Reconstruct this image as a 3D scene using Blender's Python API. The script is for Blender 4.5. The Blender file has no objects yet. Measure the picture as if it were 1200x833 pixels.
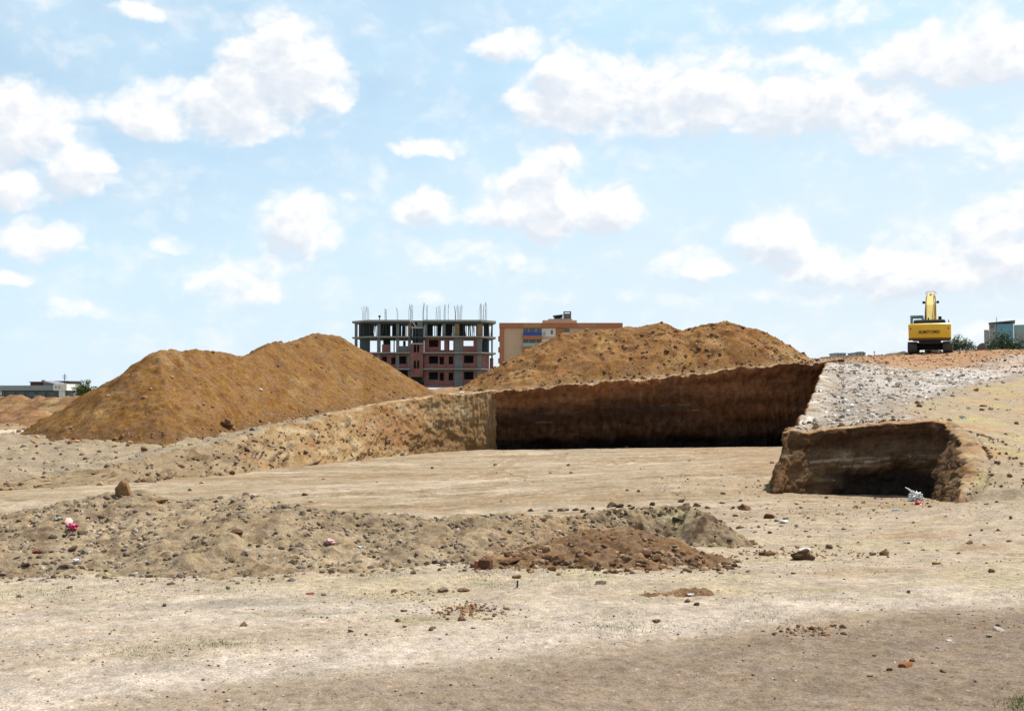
import bpy, bmesh, math, random
import numpy as np
from mathutils import Vector, Matrix, noise as mnoise

random.seed(7)
RNG = np.random.default_rng(11)
scene = bpy.context.scene
COL = scene.collection
R = math.radians

# ------------------------------------------------------------------ camera
FPX, CX, CY, HORIZON = 1178.0, 600.0, 416.5, 455.0
CAMZ = 1.6
PITCH = math.atan((HORIZON - CY) / FPX)
cam_data = bpy.data.cameras.new('camera')
cam = bpy.data.objects.new('camera', cam_data)
COL.objects.link(cam)
cam.location = (0, 0, CAMZ)
cam.rotation_euler = (math.pi / 2 + PITCH, 0, 0)
cam_data.sensor_width = 36
cam_data.lens = FPX * 36 / 1200
cam_data.clip_start = 0.05
cam_data.clip_end = 9000
scene.camera = cam
cp, sp = math.cos(PITCH), math.sin(PITCH)


def ray(px, py):
    a, b = (px - CX) / FPX, (CY - py) / FPX
    return a, cp - b * sp, sp + b * cp          # x, y, z of the sight line


def at(px, py, Y):
    a, f, u = ray(px, py)
    return (a / f * Y, Y, CAMZ + u / f * Y)


# ------------------------------------------------------------------ noise
def _hash(ix, iy, seed):
    h = (ix.astype(np.int64) * 374761393 + iy.astype(np.int64) * 668265263 + seed * 1442695041) & 0xFFFFFFFF
    h = ((h ^ (h >> 13)) * 1274126177) & 0xFFFFFFFF
    h = ((h ^ (h >> 15)) * 2246822519) & 0xFFFFFFFF
    return (h ^ (h >> 16)) & 0xFFFF


def pnoise(x, y, seed=0):
    x0, y0 = np.floor(x), np.floor(y)
    fx, fy = x - x0, y - y0
    u, v = fx * fx * fx * (fx * (fx * 6 - 15) + 10), fy * fy * fy * (fy * (fy * 6 - 15) + 10)
    out = 0
    for dx in (0, 1):
        for dy in (0, 1):
            a = _hash(x0 + dx, y0 + dy, seed) * (2 * math.pi / 65536.0)
            g = np.cos(a) * (fx - dx) + np.sin(a) * (fy - dy)
            out = out + g * (u if dx else 1 - u) * (v if dy else 1 - v)
    return out * 1.5


def fbm(x, y, octv=4, seed=0, gain=0.5):
    t, a, s = 0, 1.0, 0
    for i in range(octv):
        t = t + a * pnoise(x * 2.03 ** i + 17.3 * i, y * 2.03 ** i - 9.1 * i, seed + i)
        s += a
        a *= gain
    return t / s


def lumps(x, y, seed=0):
    """rounded clods pushed up out of a surface, 0..1"""
    x0, y0 = np.floor(x), np.floor(y)
    out = np.zeros_like(x)
    for dx in (-1, 0, 1):
        for dy in (-1, 0, 1):
            ix, iy = x0 + dx, y0 + dy
            h1, h2, h3 = _hash(ix, iy, seed) / 65536.0, _hash(ix, iy, seed + 1) / 65536.0, _hash(ix, iy, seed + 2) / 65536.0
            d2 = (x - ix - h1) ** 2 + (y - iy - h2) ** 2
            r = 0.15 + 0.45 * h3 ** 2
            out = np.maximum(out, np.sqrt(np.clip(r * r - d2, 0, None)))
    return out


def sst(a, b, x):
    t = np.clip((x - a) / (b - a), 0, 1)
    return t * t * (3 - 2 * t)


def mixc(c, col, m):
    return c * (1 - m[:, None]) + np.array(col)[None, :] * m[:, None]


# ------------------------------------------------------------------ thin-plate surfaces
class TPS:
    def __init__(self, pts):
        p = np.array(pts, float)
        self.c = p[:, :2] / 20.0
        n = len(p)
        K = self._k(((self.c[:, None] - self.c[None]) ** 2).sum(-1)) + np.eye(n) * 2e-3
        P = np.hstack([np.ones((n, 1)), self.c])
        A = np.block([[K, P], [P.T, np.zeros((3, 3))]])
        self.w = np.linalg.solve(A, np.concatenate([p[:, 2], np.zeros(3)]))

    @staticmethod
    def _k(r2):
        return 0.5 * r2 * np.log(r2 + 1e-12)

    def __call__(self, x, y):
        x, y = np.asarray(x, float) / 20.0, np.asarray(y, float) / 20.0
        o = self.w[-3] + self.w[-2] * x + self.w[-1] * y
        for (cx, cy), w in zip(self.c, self.w[:-3]):
            o = o + w * self._k((x - cx) ** 2 + (y - cy) ** 2)
        return o


# stations of the cut earth walls: (top px, py, Y), (base px, py, Y)
ST_LEFT = [((-420, 566, 24.0), (-420, 580, 23.5)), ((-150, 563, 24.8), (-150, 577, 24.3)), ((0, 560, 25.6), (0, 574, 25.0)),
           ((75, 554, 27.2), (75, 571, 26.3)), ((150, 541, 29.5), (150, 567, 27.7)), ((225, 525, 32.8), (225, 561, 30.0)),
           ((300, 507, 36.5), (300, 553, 33)), ((380, 489, 41), (390, 543, 38)), ((445, 474, 46), (450, 536, 43.5)),
           ((497, 466, 49), (500, 531, 47.7)), ((544, 461, 50.7), (545, 528.5, 50)), ((581, 458.5, 52.2), (580, 526.5, 51.7)),
           ((600, 458, 53.2), (600, 526, 52.8))]
ST_FAR = [((570, 461.5, 52.2), (572, 527, 51.8)), ((600, 459, 52.5), (600, 526.5, 52.0)), ((650, 453, 52.8), (650, 526, 52.3)),
          ((720, 446, 53.3), (720, 525, 52.8)), ((800, 439, 54), (800, 524, 53.4)), ((900, 430, 54.8), (903, 523, 54.2)),
          ((968, 424.5, 55.5), (962, 522, 54.9)), ((985, 424, 55.9), (980, 521, 55.4))]
ST_RIGHT = [((972, 424, 57), (962, 521, 57)), ((967, 427, 54.0), (957, 522, 54.0)), ((963, 437, 46.5), (951, 528, 46.5)),
            ((957, 452, 39.5), (943, 533, 39.5)), ((949, 471, 32.5), (933, 541, 32.5)), ((939, 492, 25.5), (921, 553, 25.5)),
            ((932, 501, 22.8), (913, 561, 22.6)), ((925, 506, 21.2), (906, 573, 20.4)), ((921, 509, 20.5), (903, 579, 19.5))]
ST_SMALL = [((931, 502.5, 22.6), (910, 563, 22.0)), ((924, 506.5, 21.2), (904.5, 574, 20.3)), ((921, 509, 20.5), (903, 579, 19.5)), ((930, 507, 20.6), (918, 580, 19.9)), ((960, 506, 20.9), (945, 580, 20.3)),
            ((1000, 502, 21.1), (1000, 581, 20.6)), ((1040, 496, 21.2), (1040, 582, 20.7)), ((1080, 493, 21.2), (1068, 583, 20.5)),
            ((1105, 497, 21.0), (1090, 584, 20.0)), ((1124, 514, 19.9), (1097, 586, 19.0)), ((1134, 536, 18.7), (1103, 588, 18.1)),
            ((1131, 562, 17.6), (1108, 589, 17.3)), ((1122, 588, 16.6), (1113, 590, 16.5))]
CUT = [at(*t) for t, b in ST_LEFT[:-1]] + [at(*t) for t, b in ST_FAR[1:-1]] + [at(*t) for t, b in ST_RIGHT[1:]] + [at(*t) for t, b in ST_SMALL[3:]]
CUTXY = np.array([p[:2] for p in CUT])
tail = np.array([[12.0, 15.0], [30.0, 13.0], [90.0, 12.0]])
EDGE = np.vstack([[[-90, 21.0], [-40, 23.0]], CUTXY, tail])
POLY = np.vstack([EDGE, [[90, -90], [-90, -90]]])

shared = [at(1140, 591, 15.2), at(1200, 590, 14.5), at(1300, 590, 14), (30, 13, 0.1), (12, 15, -0.05)]
Hpts = [at(*t) for t, b in ST_LEFT[:-1]] + [at(*t) for t, b in ST_FAR[1:-1]] + [at(*t) for t, b in ST_RIGHT[2:]] + [at(*t) for t, b in ST_SMALL[4:]]
Hpts += shared + [at(-300, 523, 33), at(20, 521, 31.5), at(130, 518, 33), at(60, 537, 29.5), at(200, 511, 35), at(300, 497, 39.5),
                  at(10, 508, 37.5), at(420, 479, 46), at(500, 465, 51), at(0, 492, 55), (-40, 80, -0.5), (-15, 70, 0.6), (-70, 140, -1.0),
                  at(545, 456, 60), at(600, 452, 100), at(780, 436, 62), at(900, 426, 62), at(970, 423, 60), at(1000, 420.5, 66),
                  at(1060, 416, 71), at(1090, 413.5, 70.5), at(1120, 412.5, 72), at(1200, 409.5, 76), (55, 78, 4.6), (50, 120, 3.6), (25, 115, 3.4),
                  at(1000, 462, 41), at(1100, 440, 53), at(1200, 438, 55), at(1200, 470, 37), at(1100, 470, 36.5), at(1010, 488, 27),
                  at(1200, 500, 27), at(1150, 500, 24.5), at(1200, 530, 21.5), at(1165, 560, 17.6), at(1200, 570, 16.6), (30, 25, 0.7), (40, 45, 2.0),
                  (-30, 140, -0.4), (0, 150, 1.9)]
Lpts = [at(*b) for t, b in ST_LEFT[:-1]] + [at(*b) for t, b in ST_FAR[1:-1]] + [at(*b) for t, b in ST_RIGHT[2:]] + [at(*b) for t, b in ST_SMALL[4:]]
Lpts += shared + [at(1060, 601, 15.3), at(1000, 600, 15.8), at(900, 600, 16.5), at(900, 640, 11.3), at(1100, 640, 11), at(1200, 640, 10.3),
                  (0, 9, 0.0), (-6, 9, -0.05), (0, 13, -0.28), (-6, 13, -0.35), (0, 17, -0.5), (-8, 17.5, -0.55), (-14, 16, -0.5),
                  (0, 30, -1.07), (5, 38, -1.22), (-4, 24, -0.8), (8, 46, -1.35), (-30, 22, -0.7), (4, 12, -0.2), (8, 8, 0), (30, 8, 0.0)]
for xx in (-40, -15, -5, -2, 0, 2, 5, 15, 40):
    for yy in (-30, 0, 4.5, 7.2):
        Lpts.append((xx, yy, 0.0 + (0.02 * xx if 0 < xx < 6 and yy > 0 else 0)))
HS, LS = TPS(Hpts), TPS(Lpts)


def edge_dist(x, y):
    d2 = np.full(x.shape, 1e12)
    for (ax, ay), (bx, by) in zip(EDGE[:-1], EDGE[1:]):
        ex, ey = bx - ax, by - ay
        t = np.clip(((x - ax) * ex + (y - ay) * ey) / (ex * ex + ey * ey), 0, 1)
        d2 = np.minimum(d2, (x - ax - t * ex) ** 2 + (y - ay - t * ey) ** 2)
    ins = np.zeros(x.shape, bool)
    n = len(POLY)
    for i in range(n):
        (ax, ay), (bx, by) = POLY[i], POLY[(i + 1) % n]
        if ay == by:
            continue
        c = ((ay > y) != (by > y)) & (x < (bx - ax) * (y - ay) / (by - ay) + ax)
        ins ^= c
    d = np.sqrt(d2)
    return np.where(ins, -d, d)


def far_base(x, y):
    az = np.arctan2(x, np.maximum(y, 1e-3))
    return np.interp(az, [-0.8, -0.4, -0.12, 0.0, 0.2, 0.4, 0.8], [-1.6, -1.6, 0.6, 1.9, 2.2, 2.6, 2.6])


def Hbase(x, y):
    r = np.hypot(x, y)
    k = sst(85, 140, r)
    k2 = sst(500, 1500, r)
    h = np.clip(HS(x, y), -4, 6)
    return h * (1 - k) + (far_base(x, y) * (1 - k2)) * k


# rubble band on the right-hand slope
BAND = np.array([at(p, q, d)[:2] for p, q, d in ((936, 497, 24.0), (975, 480, 31), (1010, 465, 39), (1080, 450, 47.5), (1150, 437, 56), (1215, 428, 63))])
BANDW = np.array([1.1, 2.2, 3.3, 3.2, 3.0, 3.2])


def band(x, y):
    best = np.zeros(x.shape)
    for i in range(len(BAND) - 1):
        (ax, ay), (bx, by) = BAND[i], BAND[i + 1]
        ex, ey = bx - ax, by - ay
        t = np.clip(((x - ax) * ex + (y - ay) * ey) / (ex * ex + ey * ey), 0, 1)
        d = np.hypot(x - ax - t * ex, y - ay - t * ey) / (BANDW[i] * (1 - t) + BANDW[i + 1] * t)
        best = np.maximum(best, 1 - d)
    for i in range(2):
        (ax, ay), (bx, by) = ((6.9, 22.0), (12.6, 40.0)) if i == 0 else ((12.6, 40.0), (18.6, 56.0))
        ex, ey = bx - ax, by - ay
        t = np.clip(((x - ax) * ex + (y - ay) * ey) / (ex * ex + ey * ey), 0, 1)
        best = np.maximum(best, 0.7 * (1 - np.hypot(x - ax - t * ex, y - ay - t * ey) / (2.2 + 2.6 * t if i == 0 else 4.8)))
    return best


TRACKS = [[(-16, 19.5), (-8, 21.5), (0, 24.5), (6, 29), (9, 36)], [(-14, 21), (-5, 22.5), (3, 24), (6.5, 25.5)], [(-9, 27), (-3, 31), (3, 37), (8, 46)],
          [(-7.5, 33), (-1, 34.5), (5, 38), (11, 47)], [(-15, 18), (-4, 18.8), (4, 20.5), (7, 23)], [(-5, 40), (2, 42), (10, 43)], [(-6, 20), (0, 29), (1.5, 48)]]


def tyre_marks(x, y):
    """pairs of rutted tyre prints: -1 in the print, + on the squeezed-up edge"""
    out = np.zeros(x.shape)
    if not ((y > 15) & (y < 53) & (np.abs(x) < 18)).any():
        return out
    for P in TRACKS:
        P = np.array(P, float)
        tt = np.linspace(0, 1, 24)
        Q = np.stack([np.interp(tt, np.linspace(0, 1, len(P)), P[:, k]) for k in (0, 1)], 1)
        Q = np.stack([np.convolve(np.pad(Q[:, k], 3, mode='edge'), np.ones(7) / 7, 'valid') for k in (0, 1)], 1)
        best, lat, alo, acc = np.full(x.shape, 1e9), np.zeros(x.shape), np.zeros(x.shape), 0.0
        for (ax, ay), (bx, by) in zip(Q[:-1], Q[1:]):
            ex, ey = bx - ax, by - ay
            L = math.hypot(ex, ey) + 1e-9
            t = np.clip(((x - ax) * ex + (y - ay) * ey) / L ** 2, 0, 1)
            dx, dy = x - ax - t * ex, y - ay - t * ey
            d = np.hypot(dx, dy)
            m = d < best
            best = np.where(m, d, best)
            lat = np.where(m, (dx * ey - dy * ex) / L, lat)
            alo = np.where(m, acc + t * L, alo)
            acc += L
        for off in (-0.95, 0.95):
            q = np.abs(lat - off)
            tread = 0.7 + 0.3 * np.sign(np.sin(alo * 16 + np.abs(lat - off) * 14))
            out = out - (1 - sst(0.16, 0.24, q)) * tread * (best < 2) + 0.7 * np.exp(-((q - 0.31) / 0.07) ** 2) * (best < 2)
    return np.clip(out, -1, 1) * sst(-0.5, 0.1, fbm(x * 0.35, y * 0.35, 4, 240) - 0.05)


def terrain(x, y, full=True):
    """height of the ground, and the zone weights used for colour"""
    x, y = np.asarray(x, float), np.asarray(y, float)
    s = edge_dist(x, y)
    hi = sst(0.1, 0.42, s)
    h = LS(x, y) * (1 - hi) + Hbase(x, y) * hi
    r = np.hypot(x, y)
    fade = 1 - sst(60, 140, r)
    front = 1 - sst(7.5, 9.5, y)
    mid = sst(7.5, 10, y) * (1 - hi)
    floor = sst(14, 18, y) * (1 - hi)
    ledge = hi * (x < 0)
    right = hi * (x >= 0)
    bd = np.clip(band(x, y) + 0.35 * fbm(x * 0.35, y * 0.35, 4, 5), 0, 1) * right
    # relief
    d = 0.014 * fbm(x * 1.1, y * 2.2, 5, 21) * front + front * (0.010 * fbm(x * 7, y * 9, 4, 22) + 0.006 * lumps(x * 14, y * 14, 46))
    rut = fbm(x * 0.10 - y * 0.03, (y - 0.33 * x) * 1.3, 4, 31)
    d = d + rut * 0.030 * front
    d = d + mid * (1 - floor) * (0.045 * fbm(x * 0.9, y * 1.1, 4, 23) + 0.02 * fbm(x * 5, y * 6, 3, 24))
    a, b = x * 0.96 + y * 0.28, -x * 0.28 + y * 0.96
    b = b + 1.1 * fbm(x * 0.16, y * 0.16, 3, 230)
    d = d + floor * (0.05 * fbm(a * 0.09, b * 0.6, 5, 25) + 0.035 * fbm(x * 1.2, y * 1.2, 5, 26))
    tm = tyre_marks(x, y) * floor
    d = d + 0.035 * tm + floor * 0.05 * lumps(x * 1.6, y * 1.6, 55) * sst(0.1, 0.3, fbm(x * .3, y * .3, 3, 56))
    lg = fbm(x * 0.55, y * 0.55, 5, 27)
    d = d + ledge * fade * (0.20 * lg + 0.11 * lumps(x * 1.8, y * 1.8, 41) + 0.06 * lumps(x * 4, y * 4, 42))
    rough = np.clip(bd * 2, 0, 1)
    far_ridge = sst(54, 62, y) * right
    d = d + right * fade * (0.05 * fbm(x * 0.5, y * 0.5, 5, 28) + (rough + far_ridge) * (0.10 * fbm(x * 0.8, y * 0.8, 5, 29) + 0.08 * lumps(x * 1.7, y * 1.7, 43)))
    h = h + d
    return (h, dict(s=s, hi=hi, front=front, mid=mid, floor=floor, ledge=ledge, right=right, band=bd, rut=rut, ridge=far_ridge, tyre=tm)) if full else h


# ------------------------------------------------------------------ heaps
class Heap:
    """ridge line of tipped soil falling away at its angle of repose"""
    def __init__(self, pts, front, back, rnd, seed, amps, edge=0):
        self.edge = edge
        self.p = [at(*q) for q in pts]
        self.front, self.back, self.rnd, self.seed, self.amps = front, back, rnd, seed, amps

    def __call__(self, x, y):
        x, y = np.asarray(x, float), np.asarray(y, float)
        best = np.full(x.shape, -99.0)
        wx = 0.35 * self.rnd * fbm(x / (self.rnd * 3), y / (self.rnd * 3), 3, self.seed + 50)
        x1, y1 = x + wx, y + wx
        P = self.p
        segs = list(zip(P[:-1], P[1:])) if len(P) > 1 else [(P[0], (P[0][0] + .01, P[0][1], P[0][2]))]
        for (ax, ay, az), (bx, by, bz) in segs:
            ex, ey = bx - ax, by - ay
            t = np.clip(((x1 - ax) * ex + (y1 - ay) * ey) / (ex * ex + ey * ey + 1e-9), 0, 1)
            dx, dy = x1 - ax - t * ex, y1 - ay - t * ey
            dd = np.sqrt(dx * dx + dy * dy + 1e-9)
            w = sst(-0.7, 0.7, dy / dd)
            sl = self.front * (1 - w) + self.back * w
            d = np.sqrt(dd * dd + self.rnd ** 2) - self.rnd
            best = np.maximum(best, az + t * (bz - az) - sl * d)
        for sc, am in self.amps:
            best = best + am * fbm(x / sc, y / sc, 4, self.seed + int(sc * 10))
        if self.edge:                                   # tipped on the high ground: stops short of the cut
            s = edge_dist(x, y)
            best = np.where(s < 0.25, -99.0, np.minimum(best, Hbase(x, y) - 0.05 + np.maximum(s - self.edge, 0) * 0.95))
        return best


LEFT_HEAP = Heap([(181, 421, 37.3), (194, 411, 37.8), (220, 408, 38.6), (248, 405, 40), (272, 413, 41.5), (297, 416, 43), (318, 403, 45.6),
                  (345, 398, 48.2), (372, 391, 50.5), (400, 397, 52), (425, 412, 53.2)], 0.68, 0.62, 0.25, 60,
                 [(4.0, 0.20), (1.2, 0.18), (0.35, 0.07)], edge=0.9)
BACK_HEAP = Heap([(600, 428, 58.0), (618, 414, 58.2), (640, 399, 58.4), (660, 391, 58.4), (705, 386, 58.6), (745, 384, 58.8), (772, 379, 59), (800, 385, 59), (822, 379, 59),
                  (852, 379, 59.2), (882, 386, 59.2), (905, 400, 59.2)], 0.62, 0.6, 0.3, 70, [(5.0, 0.22), (1.3, 0.20), (0.4, 0.09)], edge=0.5)
GREY_HEAP = Heap([(-260, 655, 10), (-120, 640, 10), (0, 627, 10.5), (50, 606, 10.9), (98, 584, 11.2), (150, 574, 11.4), (197, 588, 11.3), (240, 588, 11.2), (290, 580, 11.2),
                  (335, 598, 11.0), (400, 607, 10.9), (500, 606, 10.9), (556, 607, 11.0), (610, 607, 11.2), (662, 605, 11.5)], 0.19, 0.55, 0.15, 80,
                 [(1.2, 0.10), (0.35, 0.05), (0.1, 0.022)])
BROWN_HEAP = Heap([(590, 655, 9.3), (640, 638, 9.7), (690, 622, 10.0), (740, 622, 10.0), (780, 634, 9.8), (812, 652, 9.4)], 0.26, 0.5, 0.12, 90,
                  [(0.8, 0.06), (0.25, 0.04), (0.08, 0.02)])
DARK_RIDGE = Heap([(684, 607, 11.5), (720, 599, 11.9), (765, 594, 12.1), (800, 593, 12.1), (828, 603, 11.7)], 0.75, 0.8, 0.08, 95,
                  [(0.5, 0.06), (0.18, 0.05), (0.07, 0.025)])
TINY_HEAP = Heap([(760, 697, 7.75), (795, 692, 7.82), (822, 690, 7.85)], 0.5, 0.5, 0.05, 99, [(0.2, 0.02), (0.06, 0.015)])
FAR_HEAPS = [Heap([(-60, 472, 52), (0, 474, 50), (30, 477, 48), (55, 486, 46)], 0.5, 0.5, 0.4, 101, [(3, .35), (.8, .15)]),
             Heap([(-40, 467, 90), (0, 465, 88), (22, 464, 86)], 0.5, 0.5, 0.4, 111, [(3, .35), (.8, .2)]),
             Heap([(46, 466, 84), (66, 466, 82)], 0.45, 0.5, 0.4, 121, [(3, .35), (.8, .2)]),
             Heap([(80, 466, 76), (96, 464, 74), (112, 466, 72)], 0.45, 0.5, 0.4, 131, [(3, .35), (.8, .2)]),
             Heap([(88, 478, 58), (110, 472, 58), (140, 470, 60)], 0.4, 0.5, 0.4, 141, [(3, .35), (.8, .2)])]
NEAR_HEAPS = [GREY_HEAP, BROWN_HEAP, DARK_RIDGE, TINY_HEAP]


def surf(x, y):
    x, y = np.asarray(x, float), np.asarray(y, float)
    h = terrain(x, y, False)
    for hp in [LEFT_HEAP, BACK_HEAP] + NEAR_HEAPS:
        h = np.maximum(h, hp(x, y))
    return h


PROFILE = {}


def hit(pxs, pys):
    """where sight lines meet the ground: used only to find where a stone lies"""
    az_, rad_, hz_ = PROFILE['az'], PROFILE['rad'], PROFILE['h']
    pxs, pys = np.asarray(pxs, float), np.asarray(pys, float)
    b = (CY - pys) / FPX
    dx, dy, dz = (pxs - CX) / FPX, cp - b * sp, sp + b * cp
    hyp = np.hypot(dx, dy)
    dx, dy, dz = dx / hyp, dy / hyp, dz / hyp
    ca = np.interp(np.arctan2(dx, dy), az_, np.arange(len(az_)))
    X, Y, Z = np.empty(len(pxs)), np.empty(len(pxs)), np.empty(len(pxs))
    for i0 in range(0, len(pxs), 2000):
        sl_ = slice(i0, i0 + 2000)
        c0 = np.clip(ca[sl_].astype(int), 0, len(az_) - 2)
        f = ca[sl_] - c0
        prof = hz_[:, c0] * (1 - f) + hz_[:, c0 + 1] * f          # rows x rays
        gap = (CAMZ + rad_[:, None] * dz[sl_][None]) - prof
        k = np.argmax(gap < 0, axis=0)
        k = np.where((gap < 0).any(0), np.maximum(k, 1), len(rad_) - 1)
        j = np.arange(len(k))
        g0, g1 = gap[k - 1, j], gap[k, j]
        t = np.clip(g0 / (g0 - g1 + 1e-9), 0, 1)
        r = rad_[k - 1] + (rad_[k] - rad_[k - 1]) * t
        X[sl_], Y[sl_], Z[sl_] = dx[sl_] * r, dy[sl_] * r, prof[k - 1, j] * (1 - t) + prof[k, j] * t
    return X, Y, Z


# ------------------------------------------------------------------ materials
def new_mat(name):
    m = bpy.data.materials.new(name)
    m.use_nodes = True
    nt = m.node_tree
    b = nt.nodes['Principled BSDF']
    b.inputs['Roughness'].default_value = 0.95
    b.inputs['Specular IOR Level'].default_value = 0.15
    return m, nt, b


def N(nt, typ, **kw):
    n = nt.nodes.new(typ)
    for k, v in kw.items():
        if k in n.inputs:
            n.inputs[k].default_value = v
        else:
            setattr(n, k, v)
    return n


def math_node(nt, op, a, b=None, c=None, clamp=False):
    n = nt.nodes.new('ShaderNodeMath')
    n.operation = op
    n.use_clamp = clamp
    for i, v in enumerate((a, b, c)):
        if v is None:
            continue
        if isinstance(v, (int, float)):
            n.inputs[i].default_value = v
        else:
            nt.links.new(v, n.inputs[i])
    return n.outputs[0]


def soil_material(name, source='attr', bump=0.6, amount=1.0, spec_scale=1.0):
    m, nt, b = new_mat(name)
    b.inputs['Roughness'].default_value = 1.0
    b.inputs['Specular IOR Level'].default_value = 0.0
    tc = N(nt, 'ShaderNodeTexCoord')
    L = nt.links
    if source == 'attr':
        src = N(nt, 'ShaderNodeAttribute', attribute_name='Col').outputs['Color']
    else:
        src = N(nt, 'ShaderNodeObjectInfo').outputs['Color']
    vals = []
    for sc, det in ((2.2, 6), (14, 6), (75, 4)):
        n = N(nt, 'ShaderNodeTexNoise', Scale=sc * spec_scale, Detail=det, Roughness=0.62)
        L.new(tc.outputs['Object'], n.inputs['Vector'])
        vals.append(n.outputs['Fac'])
    f = math_node(nt, 'MULTIPLY_ADD', vals[0], 0.7, 0.65)
    f2 = math_node(nt, 'MULTIPLY_ADD', vals[1], 1.2 * amount, 1 - 0.6 * amount)
    f3 = math_node(nt, 'MULTIPLY_ADD', vals[2], 1.7 * amount, 1 - 0.85 * amount)
    f = math_node(nt, 'MULTIPLY', math_node(nt, 'MULTIPLY', math_node(nt, 'MULTIPLY', f, f2), f3), 0.70)
    # pebbles and dark crumbs: one speck per cell, pale or dark
    for sc, amt in ((24, .38), (60, .42)):
        vo = N(nt, 'ShaderNodeTexVoronoi', Scale=sc * spec_scale)
        L.new(tc.outputs['Object'], vo.inputs['Vector'])
        rs = N(nt, 'ShaderNodeSeparateColor')
        L.new(vo.outputs['Color'], rs.inputs[0])
        inside = math_node(nt, 'LESS_THAN', vo.outputs['Distance'], math_node(nt, 'MULTIPLY', rs.outputs[1], 0.34))
        sgn = math_node(nt, 'SUBTRACT', math_node(nt, 'GREATER_THAN', rs.outputs[0], .80), math_node(nt, 'LESS_THAN', rs.outputs[0], .28))
        f = math_node(nt, 'MULTIPLY', f, math_node(nt, 'MULTIPLY_ADD', math_node(nt, 'MULTIPLY', inside, sgn), amt * amount, 1.0))
    mul = N(nt, 'ShaderNodeVectorMath', operation='SCALE')
    L.new(src, mul.inputs[0])
    L.new(f, mul.inputs['Scale'])
    # a hint of hue change between dry dust and iron-stained grains
    hs = N(nt, 'ShaderNodeHueSaturation')
    hn = N(nt, 'ShaderNodeTexNoise', Scale=5.0 * spec_scale, Detail=5)
    L.new(tc.outputs['Object'], hn.inputs['Vector'])
    L.new(math_node(nt, 'MULTIPLY_ADD', hn.outputs['Fac'], 0.016, 0.490), hs.inputs['Hue'])
    L.new(math_node(nt, 'MULTIPLY_ADD', hn.outputs['Fac'], 0.5, 0.72), hs.inputs['Saturation'])
    L.new(mul.outputs[0], hs.inputs['Color'])
    L.new(hs.outputs[0], b.inputs['Base Color'])
    bn = N(nt, 'ShaderNodeBump', Strength=bump, Distance=0.03)
    hsum = math_node(nt, 'MULTIPLY_ADD', vals[2], 0.35, vals[1])
    L.new(hsum, bn.inputs['Height'])
    L.new(bn.outputs[0], b.inputs['Normal'])
    return m


SOIL = soil_material('dry_soil')
SOIL_FAR = soil_material('heaped_soil', bump=1.0, spec_scale=0.5, amount=1.35)
CLOD = soil_material('clod_soil', source='object', bump=0.7, amount=0.7)


def flat_mat(name, col, rough=0.7, var=0.25, scale=3.0, spec=0.3, metal=0.0, bump=0.0, det=5):
    m, nt, b = new_mat(name)
    tc = N(nt, 'ShaderNodeTexCoord')
    n = N(nt, 'ShaderNodeTexNoise', Scale=scale, Detail=det, Roughness=0.6)
    nt.links.new(tc.outputs['Object'], n.inputs['Vector'])
    r = N(nt, 'ShaderNodeMix', data_type='RGBA')
    col = [c * 0.72 for c in col]
    r.inputs[6].default_value = (*[c * (1 - var) for c in col], 1)
    r.inputs[7].default_value = (*[min(1, c * (1 + var)) for c in col], 1)
    nt.links.new(n.outputs['Fac'], r.inputs[0])
    nt.links.new(r.outputs[2], b.inputs['Base Color'])
    b.inputs['Roughness'].default_value = rough
    b.inputs['Specular IOR Level'].default_value = spec
    b.inputs['Metallic'].default_value = metal
    if bump:
        bp = N(nt, 'ShaderNodeBump', Strength=bump, Distance=0.02)
        nt.links.new(n.outputs['Fac'], bp.inputs['Height'])
        nt.links.new(bp.outputs[0], b.inputs['Normal'])
    return m


def brick_mat():
    m, nt, b = new_mat('hollow_brick')
    tc = N(nt, 'ShaderNodeTexCoord')
    mp = N(nt, 'ShaderNodeMapping')
    mp.inputs['Rotation'].default_value = (R(90), 0, 0)
    nt.links.new(tc.outputs['Object'], mp.inputs['Vector'])
    br = N(nt, 'ShaderNodeTexBrick', Scale=1.0)
    br.inputs['Color1'].default_value = (0.27, 0.085, 0.075, 1)
    br.inputs['Color2'].default_value = (0.20, 0.07, 0.06, 1)
    br.inputs['Mortar'].default_value = (0.22, 0.19, 0.18, 1)
    br.inputs['Mortar Size'].default_value = 0.02
    br.inputs['Brick Width'].default_value = 0.4
    br.inputs['Row Height'].default_value = 0.2
    nt.links.new(mp.outputs[0], br.inputs['Vector'])
    n = N(nt, 'ShaderNodeTexNoise', Scale=0.7, Detail=5)
    nt.links.new(tc.outputs['Object'], n.inputs['Vector'])
    v = N(nt, 'ShaderNodeVectorMath', operation='SCALE')
    nt.links.new(br.outputs['Color'], v.inputs[0])
    nt.links.new(math_node(nt, 'MULTIPLY_ADD', n.outputs['Fac'], 0.7, 0.35), v.inputs['Scale'])
    nt.links.new(v.outputs[0], b.inputs['Base Color'])
    return m


def glass_mat(name, col, rough=0.12):
    m, nt, b = new_mat(name)
    b.inputs['Base Color'].default_value = (*col, 1)
    b.inputs['Roughness'].default_value = rough
    b.inputs['Specular IOR Level'].default_value = 0.6
    return m


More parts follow.
